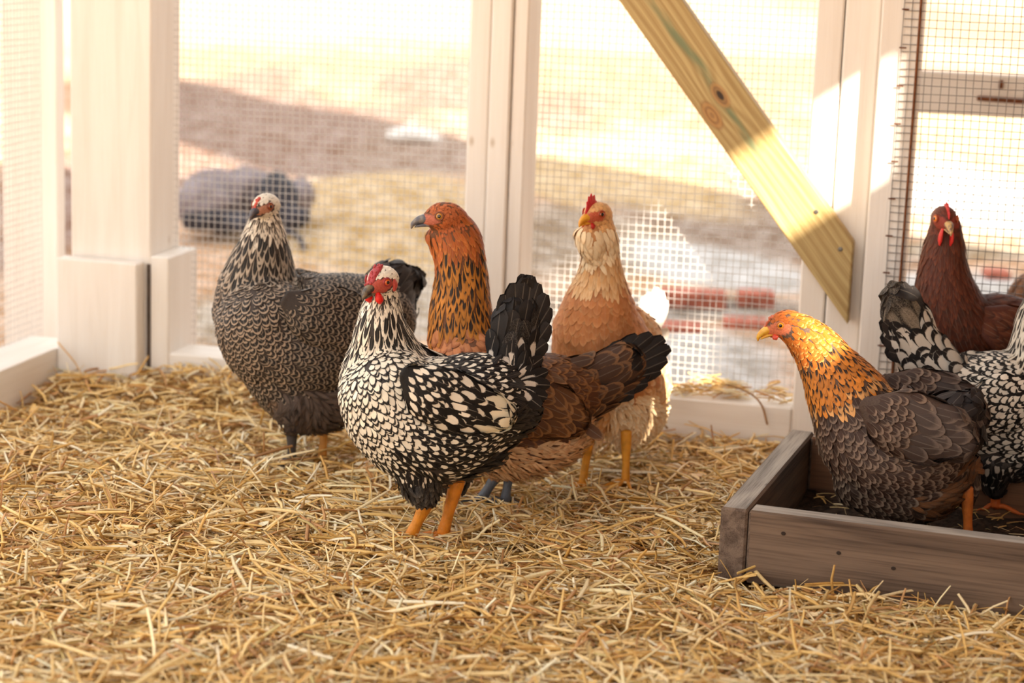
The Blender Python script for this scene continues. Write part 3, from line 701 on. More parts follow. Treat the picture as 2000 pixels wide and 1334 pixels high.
class Hen:
    def __init__(h, name, label, base, heading, mode='side'):
        h.base = np.asarray(base, float); h.H = nrm([heading[0], heading[1], 0]); h.Lt = nrm(np.cross(h.H, ZZ))
        if h.Lt[1] > 0: h.Lt = -h.Lt          # the side towards the camera
        h.mode = mode; h.root = empty(name, [h.base[0], h.base[1], 0]); tag(h.root, label, 'chicken')
        h.samples = {}
    def pt(h, nd, lat=0.0):
        px, py = nd[0], nd[1]
        if len(nd) > 5 or h.mode == 'front':
            dy = nd[5] if len(nd) > 5 else 0
            p = at(px, py, h.base[1] + dy); return p
        v = ray(px, py); P0 = h.base + h.Lt * lat; k = ((P0 - CAM) @ h.Lt) / (v @ h.Lt); return CAM + v * k
    def chain(h, mb, part, nodes, lat=0.0, mirror=False, seg=22, cap0=.6, cap1=.6, ref=None):
        C = []; RA = []; RB = []; ST_ = []
        if part.startswith('wing'): nodes = [(*nodes[0][:2], nodes[0][2] * .6, nodes[0][3] * .35, *nodes[0][4:])] + list(nodes[1:])
        for nd in nodes:
            p = h.pt(nd, lat); k = p[1] / F
            if mirror:
                d = (p - h.base) @ h.Lt; p = p - h.Lt * 2 * d
            C.append(p); RB.append(nd[2] * k); RA.append(nd[3] * k); ST_.append(nd[4])
        P, T = loft(mb, np.array(C), RA, RB, h.Lt if ref is None else ref, seg, 5, cap0, cap1)
        n = len(P); st = [ST_[min(len(ST_) - 1, int(round(i / 5)))] for i in range(n)]
        D = catmull(np.column_stack([C, RA, RB]), 5)
        h.samples.setdefault(part, []).extend([(P[i], T[i], max(D[i, 3], D[i, 4]), st[i]) for i in range(n)])
        return P, T
    def solid(h, name, mb, voxel=.0038, smooth=6):
        o = mb.build('tmp', M['down']); r = o.modifiers.new('r', 'REMESH'); r.mode = 'VOXEL'; r.voxel_size = voxel
        s = o.modifiers.new('s', 'SMOOTH'); s.iterations = smooth; s.factor = .5
        dg = bpy.context.evaluated_depsgraph_get(); me = bpy.data.meshes.new_from_object(o.evaluated_get(dg))
        bpy.data.objects.remove(o); me.name = name
        return me
    def plume(h, part, me, styles, rng, basecol, skin=None, grav=.12, extra=()):
        """feathers over a solid; joined with it into one mesh object"""
        nv = len(me.vertices); V = np.zeros(nv * 3, np.float32); me.vertices.foreach_get('co', V); V = V.reshape(-1, 3).astype(float)
        me.calc_loop_triangles(); nt = len(me.loop_triangles); Tt = np.zeros(nt * 3, np.int32); me.loop_triangles.foreach_get('vertices', Tt); Tt = Tt.reshape(-1, 3)
        bvh = BVHTree.FromPolygons([tuple(v) for v in V], [tuple(t) for t in Tt])
        a, b, c = V[Tt[:, 0]], V[Tt[:, 1]], V[Tt[:, 2]]; cr = np.cross(b - a, c - a); ar = np.linalg.norm(cr, axis=1) / 2; nn = cr / (2 * ar[:, None] + 1e-12)
        SP = np.array([s[0] for s in h.samples[part]]); STn = np.array([s[1] for s in h.samples[part]]); SR = np.array([s[2] for s in h.samples[part]]); SS = [s[3] for s in h.samples[part]]
        N = int(ar.sum() / 2.2e-6); idx = rng.choice(nt, N, p=ar / ar.sum()); r1 = np.sqrt(rng.uniform(0, 1, N)); r2 = rng.uniform(0, 1, N)
        P = a[idx] * (1 - r1)[:, None] + b[idx] * (r1 * (1 - r2))[:, None] + c[idx] * (r1 * r2)[:, None]; NR = nn[idx]
        D = np.linalg.norm(P[:, None] - SP[None], axis=2) / SR[None]
        wts = np.exp(-(D / .45) ** 2 * 2) + 1e-9; fl = wts @ STn
        fl[:, 2] -= grav * np.linalg.norm(fl, axis=1)
        near = np.argmin(D + rng.normal(0, .05, D.shape), axis=1); sty = [SS[i] for i in near]
        keep = np.ones(N, bool)
        if skin is not None: keep &= ~skin(P)
        used = []; rad = np.array([math.sqrt(styles[s]['L'] * styles[s]['W'] / styles[s]['cov']) * .80 for s in sty])
        acc = np.zeros((0, 3)); accr = []; cell = {}; cs = .012
        chosen = []
        for i in range(N):
            if not keep[i]: continue
            p = P[i]; r = rad[i]; key = (int(p[0] // cs), int(p[1] // cs), int(p[2] // cs)); ok = True
            for dx in (-1, 0, 1):
                for dy in (-1, 0, 1):
                    for dz in (-1, 0, 1):
                        for q, rq in cell.get((key[0] + dx, key[1] + dy, key[2] + dz), ()):
                            dd = (p[0] - q[0]) ** 2 + (p[1] - q[1]) ** 2 + (p[2] - q[2]) ** 2
                            rr = (r + rq) * .5
                            if dd < rr * rr: ok = False; break
                        if not ok: break
                    if not ok: break
                if not ok: break
            if ok: cell.setdefault(key, []).append((p, r)); chosen.append(i)
        FV = []; FQ = []; UV = []; A1 = []; A2 = []; FP = []; FQ2 = []; K = len(TT)
        quad = []
        for r_ in range(K - 1):
            for c_ in range(2): quad.append((r_ * 3 + c_, r_ * 3 + c_ + 1, (r_ + 1) * 3 + c_ + 1, (r_ + 1) * 3 + c_))
        quad = np.array(quad)
        for i in chosen:
            st = styles[sty[i]]; p = P[i]; n0 = NR[i]; f = fl[i] - n0 * (fl[i] @ n0); lf = np.linalg.norm(f)
            if lf < 1e-6: continue
            f = f / lf; sd = np.cross(n0, f); f = nrm(f + sd * rng.normal(0, st['jit'])); 
            L = st['L'] * rng.uniform(.85, 1.15); Wd = st['W'] * rng.uniform(.88, 1.12); hv = st['lift'] * rng.uniform(.6, 1.4)
            prof = SHAPES[st['shape']]; pts = []; cur = p.copy(); d = f.copy(); nprev = n0; tp = 0
            side = None
            for t, wf in zip(TT, prof):
                if t > tp:
                    cur = cur + d * (L * (t - tp)); q = bvh.find_nearest(Vector(cur), .05)
                    if q[0] is not None:
                        qn = np.array(q[1]); qp = np.array(q[0])
                        off = (cur - qp) @ qn
                        if (cur - qp) @ (cur - qp) < (.9 * L) ** 2 and qn @ nprev > .2:
                            cur = qp + qn * min(max(off, 0), .15 * L) * .6; nprev = nrm(nprev * .4 + qn * .6)
                        d = nrm(d - nprev * (d @ nprev))
                    tp = t
                s_ = nrm(np.cross(nprev, d)); c0 = cur + nprev * (-.0006 + hv * t + .0003)
                w_ = Wd * .5 * wf; e = nprev * (-.16 * w_)
                pts += [c0 - s_ * w_ + e, c0, c0 + s_ * w_ + e]
            b0 = len(FV) * K * 3; FV.append(pts); FQ.append(quad + b0)
            v = 1 + rng.uniform(-1, 1) * st['cvar']; rn = rng.uniform()
            A1.append(np.clip(st['c1'] * v, 0, 1)); A2.append(np.clip(st['c2'] * v, 0, 1)); FP.append((st['thr'] + rng.uniform(-.04, .04), st['uw'], st['pen'])); FQ2.append((st['mot'], st['soft'], rn))
        for root, tip, wd, nv_, sk, cv in extra:       # long quill feathers with their own root and tip
            st = styles[sk]; root = np.asarray(root); tip = np.asarray(tip); dd = tip - root; d = nrm(dd); nv_ = nrm(nv_ - d * (nv_ @ d)); sd = np.cross(nv_, d); pts = []
            for t, wf in zip(TT, [.30, .62, .90, 1.0, .80, .34]):
                c0 = root + dd * t + sd * (cv * math.sin(math.pi * t)) ; w_ = wd * .5 * wf; e = nv_ * (-.18 * w_); rg_ = 1 + .05 * math.sin(t * 40)
                pts += [c0 - sd * w_ * rg_ + e, c0 + nv_ * .0006, c0 + sd * w_ * rg_ + e]
            FQ.append(quad + len(FV) * K * 3); FV.append(pts); v = 1 + rng.uniform(-1, 1) * st['cvar']
            A1.append(np.clip(st['c1'] * v, 0, 1)); A2.append(np.clip(st['c2'] * v, 0, 1)); FP.append((st['thr'], st['uw'], st['pen'])); FQ2.append((st['mot'], st['soft'], rng.uniform()))
        nF = len(FV); FVv = np.array(FV).reshape(-1, 3); FQq = np.vstack(FQ)
        uvq = np.array([(x, t) for t in TT for x in (0, .5, 1)]); UVf = np.tile(uvq, (nF, 1))
        rep = lambda A: np.repeat(np.array(A), K * 3, 0)
        # merge: triangulated solid as quads is awkward, so use polygons of the remesh (quads)
        npoly = len(me.polygons); lt = np.zeros(npoly, np.int32); me.polygons.foreach_get('loop_total', lt)
        lv = np.zeros(len(me.loops), np.int32); me.loops.foreach_get('vertex_index', lv); ls = np.zeros(npoly, np.int32); me.polygons.foreach_get('loop_start', ls)
        bq = lv[(ls[lt == 4][:, None] + np.arange(4))]
        m2 = bpy.data.meshes.new(part); allV = np.vstack([V, FVv]); allQ = np.vstack([bq, FQq + nv])
        o = fast_mesh(part, allV, allQ, M['down'], None, True)
        me2 = o.data; me2.materials.append(M['feather'])
        mi = np.concatenate([np.zeros(len(bq), np.int32), np.ones(len(FQq), np.int32)]); me2.polygons.foreach_set('material_index', mi)
        bc = np.tile(np.array(basecol), (nv, 1)) if not callable(basecol) else basecol(V)
        one = lambda C: np.hstack([C, np.ones((len(C), 1))])
        def at_(nm, ty, D_):
            q = me2.attributes.new(nm, ty, 'POINT'); q.data.foreach_set('color' if ty == 'FLOAT_COLOR' else 'vector', np.asarray(D_, np.float32).ravel())
        at_('c1', 'FLOAT_COLOR', one(np.vstack([bc, rep(A1)]))); at_('c2', 'FLOAT_COLOR', one(np.vstack([bc, rep(A2)])))
        at_('fp', 'FLOAT_VECTOR', np.vstack([np.zeros((nv, 3)), rep(FP)])); at_('fq', 'FLOAT_VECTOR', np.vstack([np.zeros((nv, 3)), rep(FQ2)]))
        l = me2.uv_layers.new(name='UVMap'); UVa = np.vstack([np.zeros((nv, 2)), UVf]); l.data.foreach_set('uv', UVa[allQ.ravel()].astype(np.float32).ravel())
        bpy.data.meshes.remove(me); bpy.data.meshes.remove(m2)
        under(o, h.root); return o

    def fan(h, root, tips, wd, sty, lat=.010, rootlat=.012, dy=None, nrm_=None, cv=.004, sides=(1, -1)):
        out = []
        for sd in sides:
            for i, t in enumerate(tips):
                k = i / max(1, len(tips) - 1)
                a = h.pt((*root, 0, 0, 0, dy) if dy is not None else root); b = h.pt((*t, 0, 0, 0, dy + .02) if dy is not None else t)
                ll = lat * (.35 + .65 * k) * sd; a = a + h.Lt * (rootlat * sd); b = b + h.Lt * ll + h.Lt * (.0012 * (i % 3))
                n_ = (h.Lt * sd + (nrm_ if nrm_ is not None else 0)) ; out.append((a, b, wd, np.asarray(n_, float), sty, cv * (-1 if i % 2 else 1) * .4))
        return out
    # ---- head -----------------------------------------------------------
    def head_frame(h, px, py, dy, fwd, s=1.0):
        c = at(px, py, h.base[1] + dy) if h.mode == 'front' or dy is not None else h.pt((px, py))
        f = nrm(fwd); l = nrm(np.cross(f, ZZ)); u = np.cross(l, f)
        h.hc, h.hf, h.hl, h.hu, h.hs = c, f, l, u, s
    def hp(h, f, l, u): return h.hc + (h.hf * f + h.hl * l + h.hu * u) * h.hs
    def hloc(h, P): d = (P - h.hc) / h.hs; return d @ h.hf, d @ h.hl, d @ h.hu
    def skull(h, mb, style, throat=True):
        C = np.array([h.hp(-.026, 0, -.004), h.hp(-.014, 0, 0), h.hp(.0, 0, .001), h.hp(.012, 0, -.001), h.hp(.021, 0, -.0035)])
        R1 = np.array([.013, .0175, .0175, .0125, .0075]) * h.hs; R2 = np.array([.012, .0175, .0185, .0145, .009]) * h.hs
        P, T = loft(mb, C, R1, R2, h.hl, 18, 4)
        h.samples.setdefault('body', []).extend([(P[i], -T[i], .017, style) for i in range(len(P))])
    def face_parts(h, beak=(70, 66, 70), beak2=(120, 108, 90), iris=(196, 96, 30), comb=None, combc=(196, 50, 48), lid=None, ww=.0024, wattle=0, wc=(214, 34, 30), lobe=None, beak_len=1.0):
        s = h.hs; root = h.root
        mb = MB(); bl = beak_len
        loft(mb, np.array([h.hp(.015, 0, -.002), h.hp(.023, 0, -.001), h.hp(.023 + .008 * bl, 0, -.003), h.hp(.023 + .014 * bl, 0, -.007), h.hp(.023 + .0165 * bl, 0, -.0125)]),
             np.array([.0078, .0066, .0048, .0030, .0008]) * s, np.array([.0072, .0062, .0048, .0032, .0010]) * s, h.hl, 14, 4, .3, .5)
        loft(mb, np.array([h.hp(.015, 0, -.0085), h.hp(.023, 0, -.0088), h.hp(.023 + .008 * bl, 0, -.0098), h.hp(.023 + .012 * bl, 0, -.0112)]),
             np.array([.0066, .0052, .0034, .0014]) * s, np.array([.0036, .0028, .0020, .0008]) * s, h.hl, 12, 4, .3, .5)
        g = G('beak'); nz = g.noise(g.coord('Object'), 130, 3); mt = g.fin(g.mix(g.ss(nz, .4, .62), lin(*beak), lin(*beak2)), .35, .5)
        under(mb.build('beak', mt, None, True), root)
        # nostril dimples are in the beak colour; eyes
        for sd in (-1, 1):
            c = h.hp(.0045, sd * .0142, .0035); ax = nrm(h.hl * sd + h.hf * .35 + h.hu * .05); r = .0052 * s
            x = nrm(np.cross(ax, ZZ)); y = np.cross(ax, x); mb = MB(); seg, rg = 20, 12; vs = [c + ax * r * .95]; fs = []
            for i in range(1, rg + 1):
                th = i / rg * math.pi * .62
                for j in range(seg): a = j / seg * 2 * math.pi; vs.append(c + (ax * math.cos(th) * .95 + (x * math.cos(a) + y * math.sin(a)) * math.sin(th)) * r)
            mi = []
            for j in range(seg): fs.append((0, 1 + j, 1 + (j + 1) % seg)); mi.append(1)
            for i in range(rg - 1):
                for j in range(seg):
                    a = 1 + i * seg + j; b = 1 + i * seg + (j + 1) % seg; fs.append((a, a + seg, b + seg, b)); mi.append(1 if i < 2 else (0 if i < 6 else 2))
            mb.add(vs, fs); mb.m = mi
            under(mb.build('eye', [eyemat(iris), PUPIL, skinmat(lid or combc, .8)], None, True), root)
            # eyelid ring
            ring = MB(); t = np.linspace(0, 2 * math.pi, 17)[:-1]; q = [c + ax * r * .45 + (x * math.cos(a) + y * math.sin(a)) * r * 1.0 for a in t]; q.append(q[0]); q.append(q[1])
            loft(ring, np.array(q), [.0011 * s] * len(q), [.0011 * s] * len(q), ax, 8, 2, .1, .1); under(ring.build('eyelid', skinmat(lid or combc, .85), None, True), root)
        cm = skinmat(combc, 1.0)
        if comb == 'single':
            pts = [(.0225, .0045), (.021, .012), (.0185, .019), (.0165, .0135), (.013, .027), (.0095, .0165), (.0045, .032), (.0005, .0185), (-.005, .031), (-.008, .0180), (-.0135, .0250), (-.0145, .015), (-.009, .0125), (.004, .013), (.014, .0085)]
            h.slab('comb', pts, .0020, cm)
        elif comb == 'upright':
            pts = [(.0240, .001), (.024, .009), (.020, .017), (.0215, .024), (.017, .021), (.0175, .034), (.0125, .026), (.0095, .038), (.006, .026), (.001, .034), (-.001, .021), (-.005, .022), (-.005, .0155), (.006, .013), (.016, .006)]
            h.slab('comb', pts, .0022, cm)
        elif comb in ('rose', 'pea'):
            k = 1.0 if comb == 'rose' else .5
            mb = MB(); rng = np.random.default_rng(3)
            C = np.array([h.hp(.0235, 0, .002), h.hp(.018, 0, .0085), h.hp(.009, 0, .0165), h.hp(-.002, 0, .0205), h.hp(-.008, 0, .0205)])
            if comb == 'pea': C = C[:3] - h.hu * .0012 * s
            else: C = C - h.hu * .0012 * s
            loft(mb, C, np.array([.0028, .0055, .0068, .0055, .002][:len(C)]) * s * k, np.array([.002, .0032, .0036, .003, .0012][:len(C)]) * s, h.hl, 14, 5)
            for _ in range(26 if comb == 'rose' else 12):
                t = rng.uniform(0, 1); i = min(int(t * (len(C) - 1)), len(C) - 2); p = C[i] + (C[i + 1] - C[i]) * (t * (len(C) - 1) - i) + h.hl * rng.uniform(-.005, .005) * s * k + h.hu * .0028 * s + h.hf * .001 * s
                loft(mb, np.array([p - h.hu * .001, p + h.hu * .0012 * s]), [.0015 * s] * 2, [.0015 * s] * 2, h.hl, 8, 1)
            under(mb.build('comb', cm, None, True), root)
        if wattle:
            for sd in (-1, 1):
                mb = MB(); wl = wattle
                loft(mb, np.array([h.hp(.015, sd * .0065, -.0095), h.hp(.0155, sd * .008, -.0095 - .007 * wl), h.hp(.0150, sd * .0085, -.0095 - .015 * wl), h.hp(.0145, sd * .0080, -.0095 - .021 * wl)]),
                     np.array([.6, .9, 1.0, .6]) * ww * s, np.array([.0040, .0062, .0070, .0035]) * s * min(1, .5 + wl * .5), h.hl, 12, 4, .5, .8)
                under(mb.build('wattle', skinmat(wc, 1.0), None, True), root)
        if lobe:
            for sd in (-1, 1):
                mb = MB(); loft(mb, np.array([h.hp(-.009, sd * .0165, .002), h.hp(-.0105, sd * .0175, -.005), h.hp(-.009, sd * .0165, -.012)]), np.array([.0016, .0022, .0016]) * s, np.array([.0035, .0050, .0035]) * s, h.hl, 12, 4)
                under(mb.build('ear_lobe', skinmat(lobe, 1.0), None, True), root)
    def slab(h, name, pts, th, mat):
        mb = MB(); n = len(pts); cf = sum(p[0] for p in pts) / n; cu = .012
        vs = []
        for sd in (-1, 1):
            for f, u in pts: vs.append(h.hp(f, sd * th * .35 + .0006 * math.sin(u * 300), u))
        for f, u in pts: vs.append(h.hp(cf + (f - cf) * .72, th, cu + (u - cu) * .72))
        for f, u in pts: vs.append(h.hp(cf + (f - cf) * .72, -th, cu + (u - cu) * .72))
        fs = []
        for i in range(n):
            j = (i + 1) % n
            fs.append((i, j, n + j, n + i)); fs.append((n + i, n + j, 2 * n + j, 2 * n + i)); fs.append((j, i, 3 * n + i, 3 * n + j))
        vs.append(h.hp(cf, th, cu)); vs.append(h.hp(cf, -th, cu)); a = len(vs) - 2
        for i in range(n):
            j = (i + 1) % n; fs.append((2 * n + i, 2 * n + j, a)); fs.append((3 * n + j, 3 * n + i, a + 1))
        mb.add(vs, fs); o = mb.build(name, mat, None, True); sb = o.modifiers.new('s', 'SUBSURF'); sb.levels = 2; sb.render_levels = 2
        under(o, h.root)
    def skin_test(h, f0=.008, u0=-.001, rf=.017, ru=.0115):
        def f(P):
            a, l, u = h.hloc(P); return ((((a - f0) / rf) ** 2 + ((u - u0) / ru) ** 2 < 1) | ((a > .017) & (a < .03) & (np.abs(u + .004) < .009))) & (np.abs(l) < .03)
        return f
    def skin_col(h, base, skin, test):
        b = np.array(lin(*base)); k = np.array(lin(*skin))
        def f(V):
            C = np.tile(b, (len(V), 1)); m = test(V); C[m] = k; return C
        return f
    # ---- legs -----------------------------------------------------------
    def leg(h, hock, foot, col, r=9.0, dy=None, spread=1.0, zfoot=.012, toes=True, fdir=None, label=None):
        """hock and foot given as (px, py); shank plus three front toes, one hind toe, claws"""
        if h.mode == 'front' or dy is not None: a = at(hock[0], hock[1], h.base[1] + (dy or 0))
        else: a = h.pt(hock)
        yb = h.base[1] + (dy or 0) if (h.mode == 'front' or dy is not None) else a[1]
        b = at(foot[0], foot[1], yb); b = np.array([b[0], b[1], zfoot + .004]); k = a[1] / F; r = r * k
        mb = MB(); up = a + nrm(a - b) * .02
        loft(mb, np.array([up, a, a * .5 + b * .5, b * .93 + a * .07, b]), [r * 1.15, r * 1.1, r * .82, r * .9, r * .8], [r * 1.25, r * 1.2, r * .88, r * 1.05, r * .8], h.Lt, 14, 4, .4, .4)
        fd = nrm(fdir if fdir is not None else h.H); sd = nrm(np.cross(fd, ZZ))
        for ang, L in ((0, .050), (38 * spread, .042), (-38 * spread, .042), (172, .022)):
            d = fd * math.cos(math.radians(ang)) + sd * math.sin(math.radians(ang)); z0 = ZZ
            pts = [b, b + d * L * .35 + z0 * .003, b + d * L * .7 - z0 * .001, b + d * L - z0 * .004]
            pts = [np.array([p[0], p[1], max(p[2], zfoot - .001)]) for p in pts]
            loft(mb, np.array(pts), [r * .62, r * .50, r * .46, r * .30], [r * .55, r * .42, r * .40, r * .26], ZZ, 10, 4)
            e = pts[-1]; loft(mb, np.array([e - d * .002, e + d * .006 + ZZ * .0005, e + d * .012 - ZZ * .002]), [r * .24, r * .17, r * .04], [r * .24, r * .17, r * .04], ZZ, 8, 3)
        g = G('leg_scales'); vo = g.n('ShaderNodeTexVoronoi'); g.l(g.coord('Object', (1, 1, .62)), vo.inputs[0]); vo.inputs['Scale'].default_value = 330
        nz = g.noise(g.coord('Object'), 60, 3); c = lin(*col); g.bump(vo.outputs[0], .6, .0008)
        mt = g.fin(g.mix(g.ss(nz, .35, .7), c, tuple(x * .72 for x in c)), .42, .4, sss=.05)
        under(tag(mb.build('leg', mt, None, True), label), h.root)

_mc = {}
def eyemat(c):
    if ('e', c) not in _mc: g = G('iris'); _mc[('e', c)] = g.fin(lin(*c), .08, .7)
    return _mc[('e', c)]
def skinmat(c, k):
    if (c, k) not in _mc:
        g = G('comb_skin'); nz = g.noise(g.coord('Object'), 420, 3); cc = tuple(x * k for x in lin(*c)); g.bump(nz, .5, .0008)
        _mc[(c, k)] = g.fin(g.mix(g.ss(nz, .3, .7), tuple(x * .78 for x in cc), cc), .45, .45, sss=.12)
    return _mc[(c, k)]
g = G('pupil'); PUPIL = g.fin((.006, .005, .004), .05, .8)
HR = np.random.default_rng(5)

def finish(h, mb, styles, basecol, face=(176, 84, 66), parts=(), skin=(.0095, -.001, .0145, .0105), voxel=.0038, grav=.12):
    me = h.solid('body', mb, voxel)
    t = h.skin_test(*skin) if skin else None
    h.plume('body', me, styles, HR, h.skin_col(basecol, face, t) if skin else np.array(lin(*basecol)), t, grav)
    for name, m2, b2, *ex in parts:
        me = h.solid(name, m2, .003, 3); key = name
        o = h.plume(key, me, styles, HR, np.array(lin(*b2)), None, 0.0, extra=ex[0] if ex else ())
        o.name = name.split('@')[0]; o.data.name = o.name

BLK = (18, 15, 15); WHT = (236, 226, 208)
# ---- silver laced hen in front
def hen_front():
    h = Hen('silver_laced_hen', 'black and white laced hen with a red rose comb standing in front', gr(850, 1056, .012), (-.94, -.34))
    st = {'head': S(.011, .0055, 'soft', (238, 228, 210), (200, 186, 168), 1.2, .5, cov=3.5, lift=.001),
          'hack': S(.042, .0088, 'hackle', (20, 17, 17), (232, 222, 204), .74, .86, soft=.05, cov=2.8, lift=.0024, jit=.07),
          'hackw': S(.022, .0048, 'hackle', (104, 98, 92), (238, 230, 214), .58, .8, cov=3.0, lift=.0018, jit=.14, cvar=.15),
          'breast': S(.023, .0108, 'spear', (236, 226, 206), BLK, .82, .84, soft=.035, cov=3.3, lift=.0022),
          'side': S(.027, .0130, 'spear', (230, 220, 200), BLK, .64, 1.05, soft=.035, cov=3.0),
          'back': S(.027, .0135, 'spear', (232, 222, 204), BLK, .68, 1.1, soft=.035, cov=2.9),
          'low': S(.028, .013, 'spear', (220, 206, 184), BLK, .55, 1.5, soft=.05, cov=3.0),
          'fluff': S(.030, .008, 'soft', (26, 23, 23), (46, 42, 40), .7, .8, soft=.2, cov=3.4, mot=.1, jit=.4, lift=.008),
          'thigh': S(.020, .007, 'soft', (30, 27, 26), (84, 76, 68), .8, .6, soft=.15, cov=3.2, mot=.4, jit=.45, lift=.007),
          'cov': S(.044, .019, 'spear', (232, 222, 204), BLK, .68, .95, soft=.03, cov=2.6, lift=.003),
          'sec': S(.062, .017, 'big', (234, 222, 194), BLK, .90, .80, soft=.02, cov=3.2, lift=.003),
          'tcov': S(.058, .024, 'round', (210, 200, 188), (22, 19, 20), .66, 1.0, soft=.04, cov=2.4, lift=.006, jit=.2),
          'tail': S(.052, .024, 'big', (24, 21, 22), (34, 30, 30), .8, .8, soft=.1, cov=2.6, lift=.006, jit=.12, mot=.15),
          'tgrey': S(.056, .022, 'round', (96, 90, 86), (20, 17, 17), .55, 1.1, soft=.08, cov=2.2, lift=.006, jit=.2, mot=.35)}
    mb = MB()
    h.head_frame(741, 551, -.03, (-.50, -.84, -.20), 1.12); h.skull(mb, 'head')
    h.chain(mb, 'body', [(748, 556, 25, 24, 'head', -.012), (747, 590, 36, 33, 'hackw', -.004), (744, 628, 48, 44, 'hack', 0), (748, 668, 64, 60, 'hack', .01), (752, 710, 86, 82, 'hack', .02), (757, 755, 98, 98, 'breast', .03)])
    h.samples['body'] = [q for q in h.samples['body']]
    h.chain(mb, 'body', [(742, 745, 93, 92, 'breast'), (775, 795, 112, 106, 'breast'), (825, 822, 127, 116, 'side'), (880, 812, 124, 112, 'back'), (935, 792, 108, 98, 'back'), (985, 790, 92, 78, 'fluff'), (1015, 790, 62, 50, 'fluff')])
    h.chain(mb, 'body', [(840, 872, 86, 82, 'low'), (890, 864, 74, 80, 'fluff'), (950, 850, 62, 66, 'fluff')])
    h.chain(mb, 'body', [(815, 895, 62, 44, 'low'), (822, 938, 44, 34, 'thigh'), (832, 970, 26, 22, 'thigh')], lat=.028)
    h.chain(mb, 'body', [(880, 890, 60, 42, 'low'), (888, 928, 36, 30, 'thigh'), (890, 948, 24, 20, 'thigh')], lat=-.03)
    wm = MB(); h.chain(wm, 'wing', [(792, 728, 34, 16, 'back'), (838, 762, 60, 24, 'back'), (888, 785, 62, 24, 'cov'), (938, 798, 50, 20, 'sec'), (985, 815, 26, 12, 'sec')], lat=.088)
    wf = MB(); h.chain(wf, 'wing@far', [(792, 728, 34, 16, 'back'), (838, 762, 60, 24, 'back'), (888, 785, 62, 24, 'cov'), (938, 798, 50, 20, 'sec'), (985, 815, 26, 12, 'sec')], lat=.088, mirror=True)
    tm = MB(); h.chain(tm, 'tail', [(990, 775, 58, 46, 'tcov'), (1000, 735, 54, 36, 'tcov'), (1000, 690, 48, 26, 'tgrey'), (1008, 645, 50, 18, 'tail'), (1018, 605, 38, 12, 'tail')])
    finish(h, mb, st, (60, 54, 52), (196, 92, 78), [('wing', wm, BLK), ('wing@far', wf, BLK), ('tail', tm, BLK, h.fan((1003, 715), [(985, 575), (1003, 553), (1022, 541), (1036, 538), (1048, 552), (1062, 572), (1070, 598), (1068, 630), (1062, 665)], .034, 'tail') + h.fan((975, 742), [(1052, 694), (1058, 718), (1058, 742), (1050, 764), (1034, 780)], .024, 'tcov', lat=.050, rootlat=.045))])
    h.face_parts(beak=(58, 54, 56), beak2=(122, 106, 84), iris=(206, 90, 36), comb='rose', combc=(176, 62, 68), wattle=.62, ww=.0052, wc=(222, 26, 18), lobe=(200, 84, 76))
    h.leg((832, 985), (800, 1048), (222, 140, 40), 13, spread=1); h.leg((889, 955), (864, 1032), (220, 134, 38), 13)
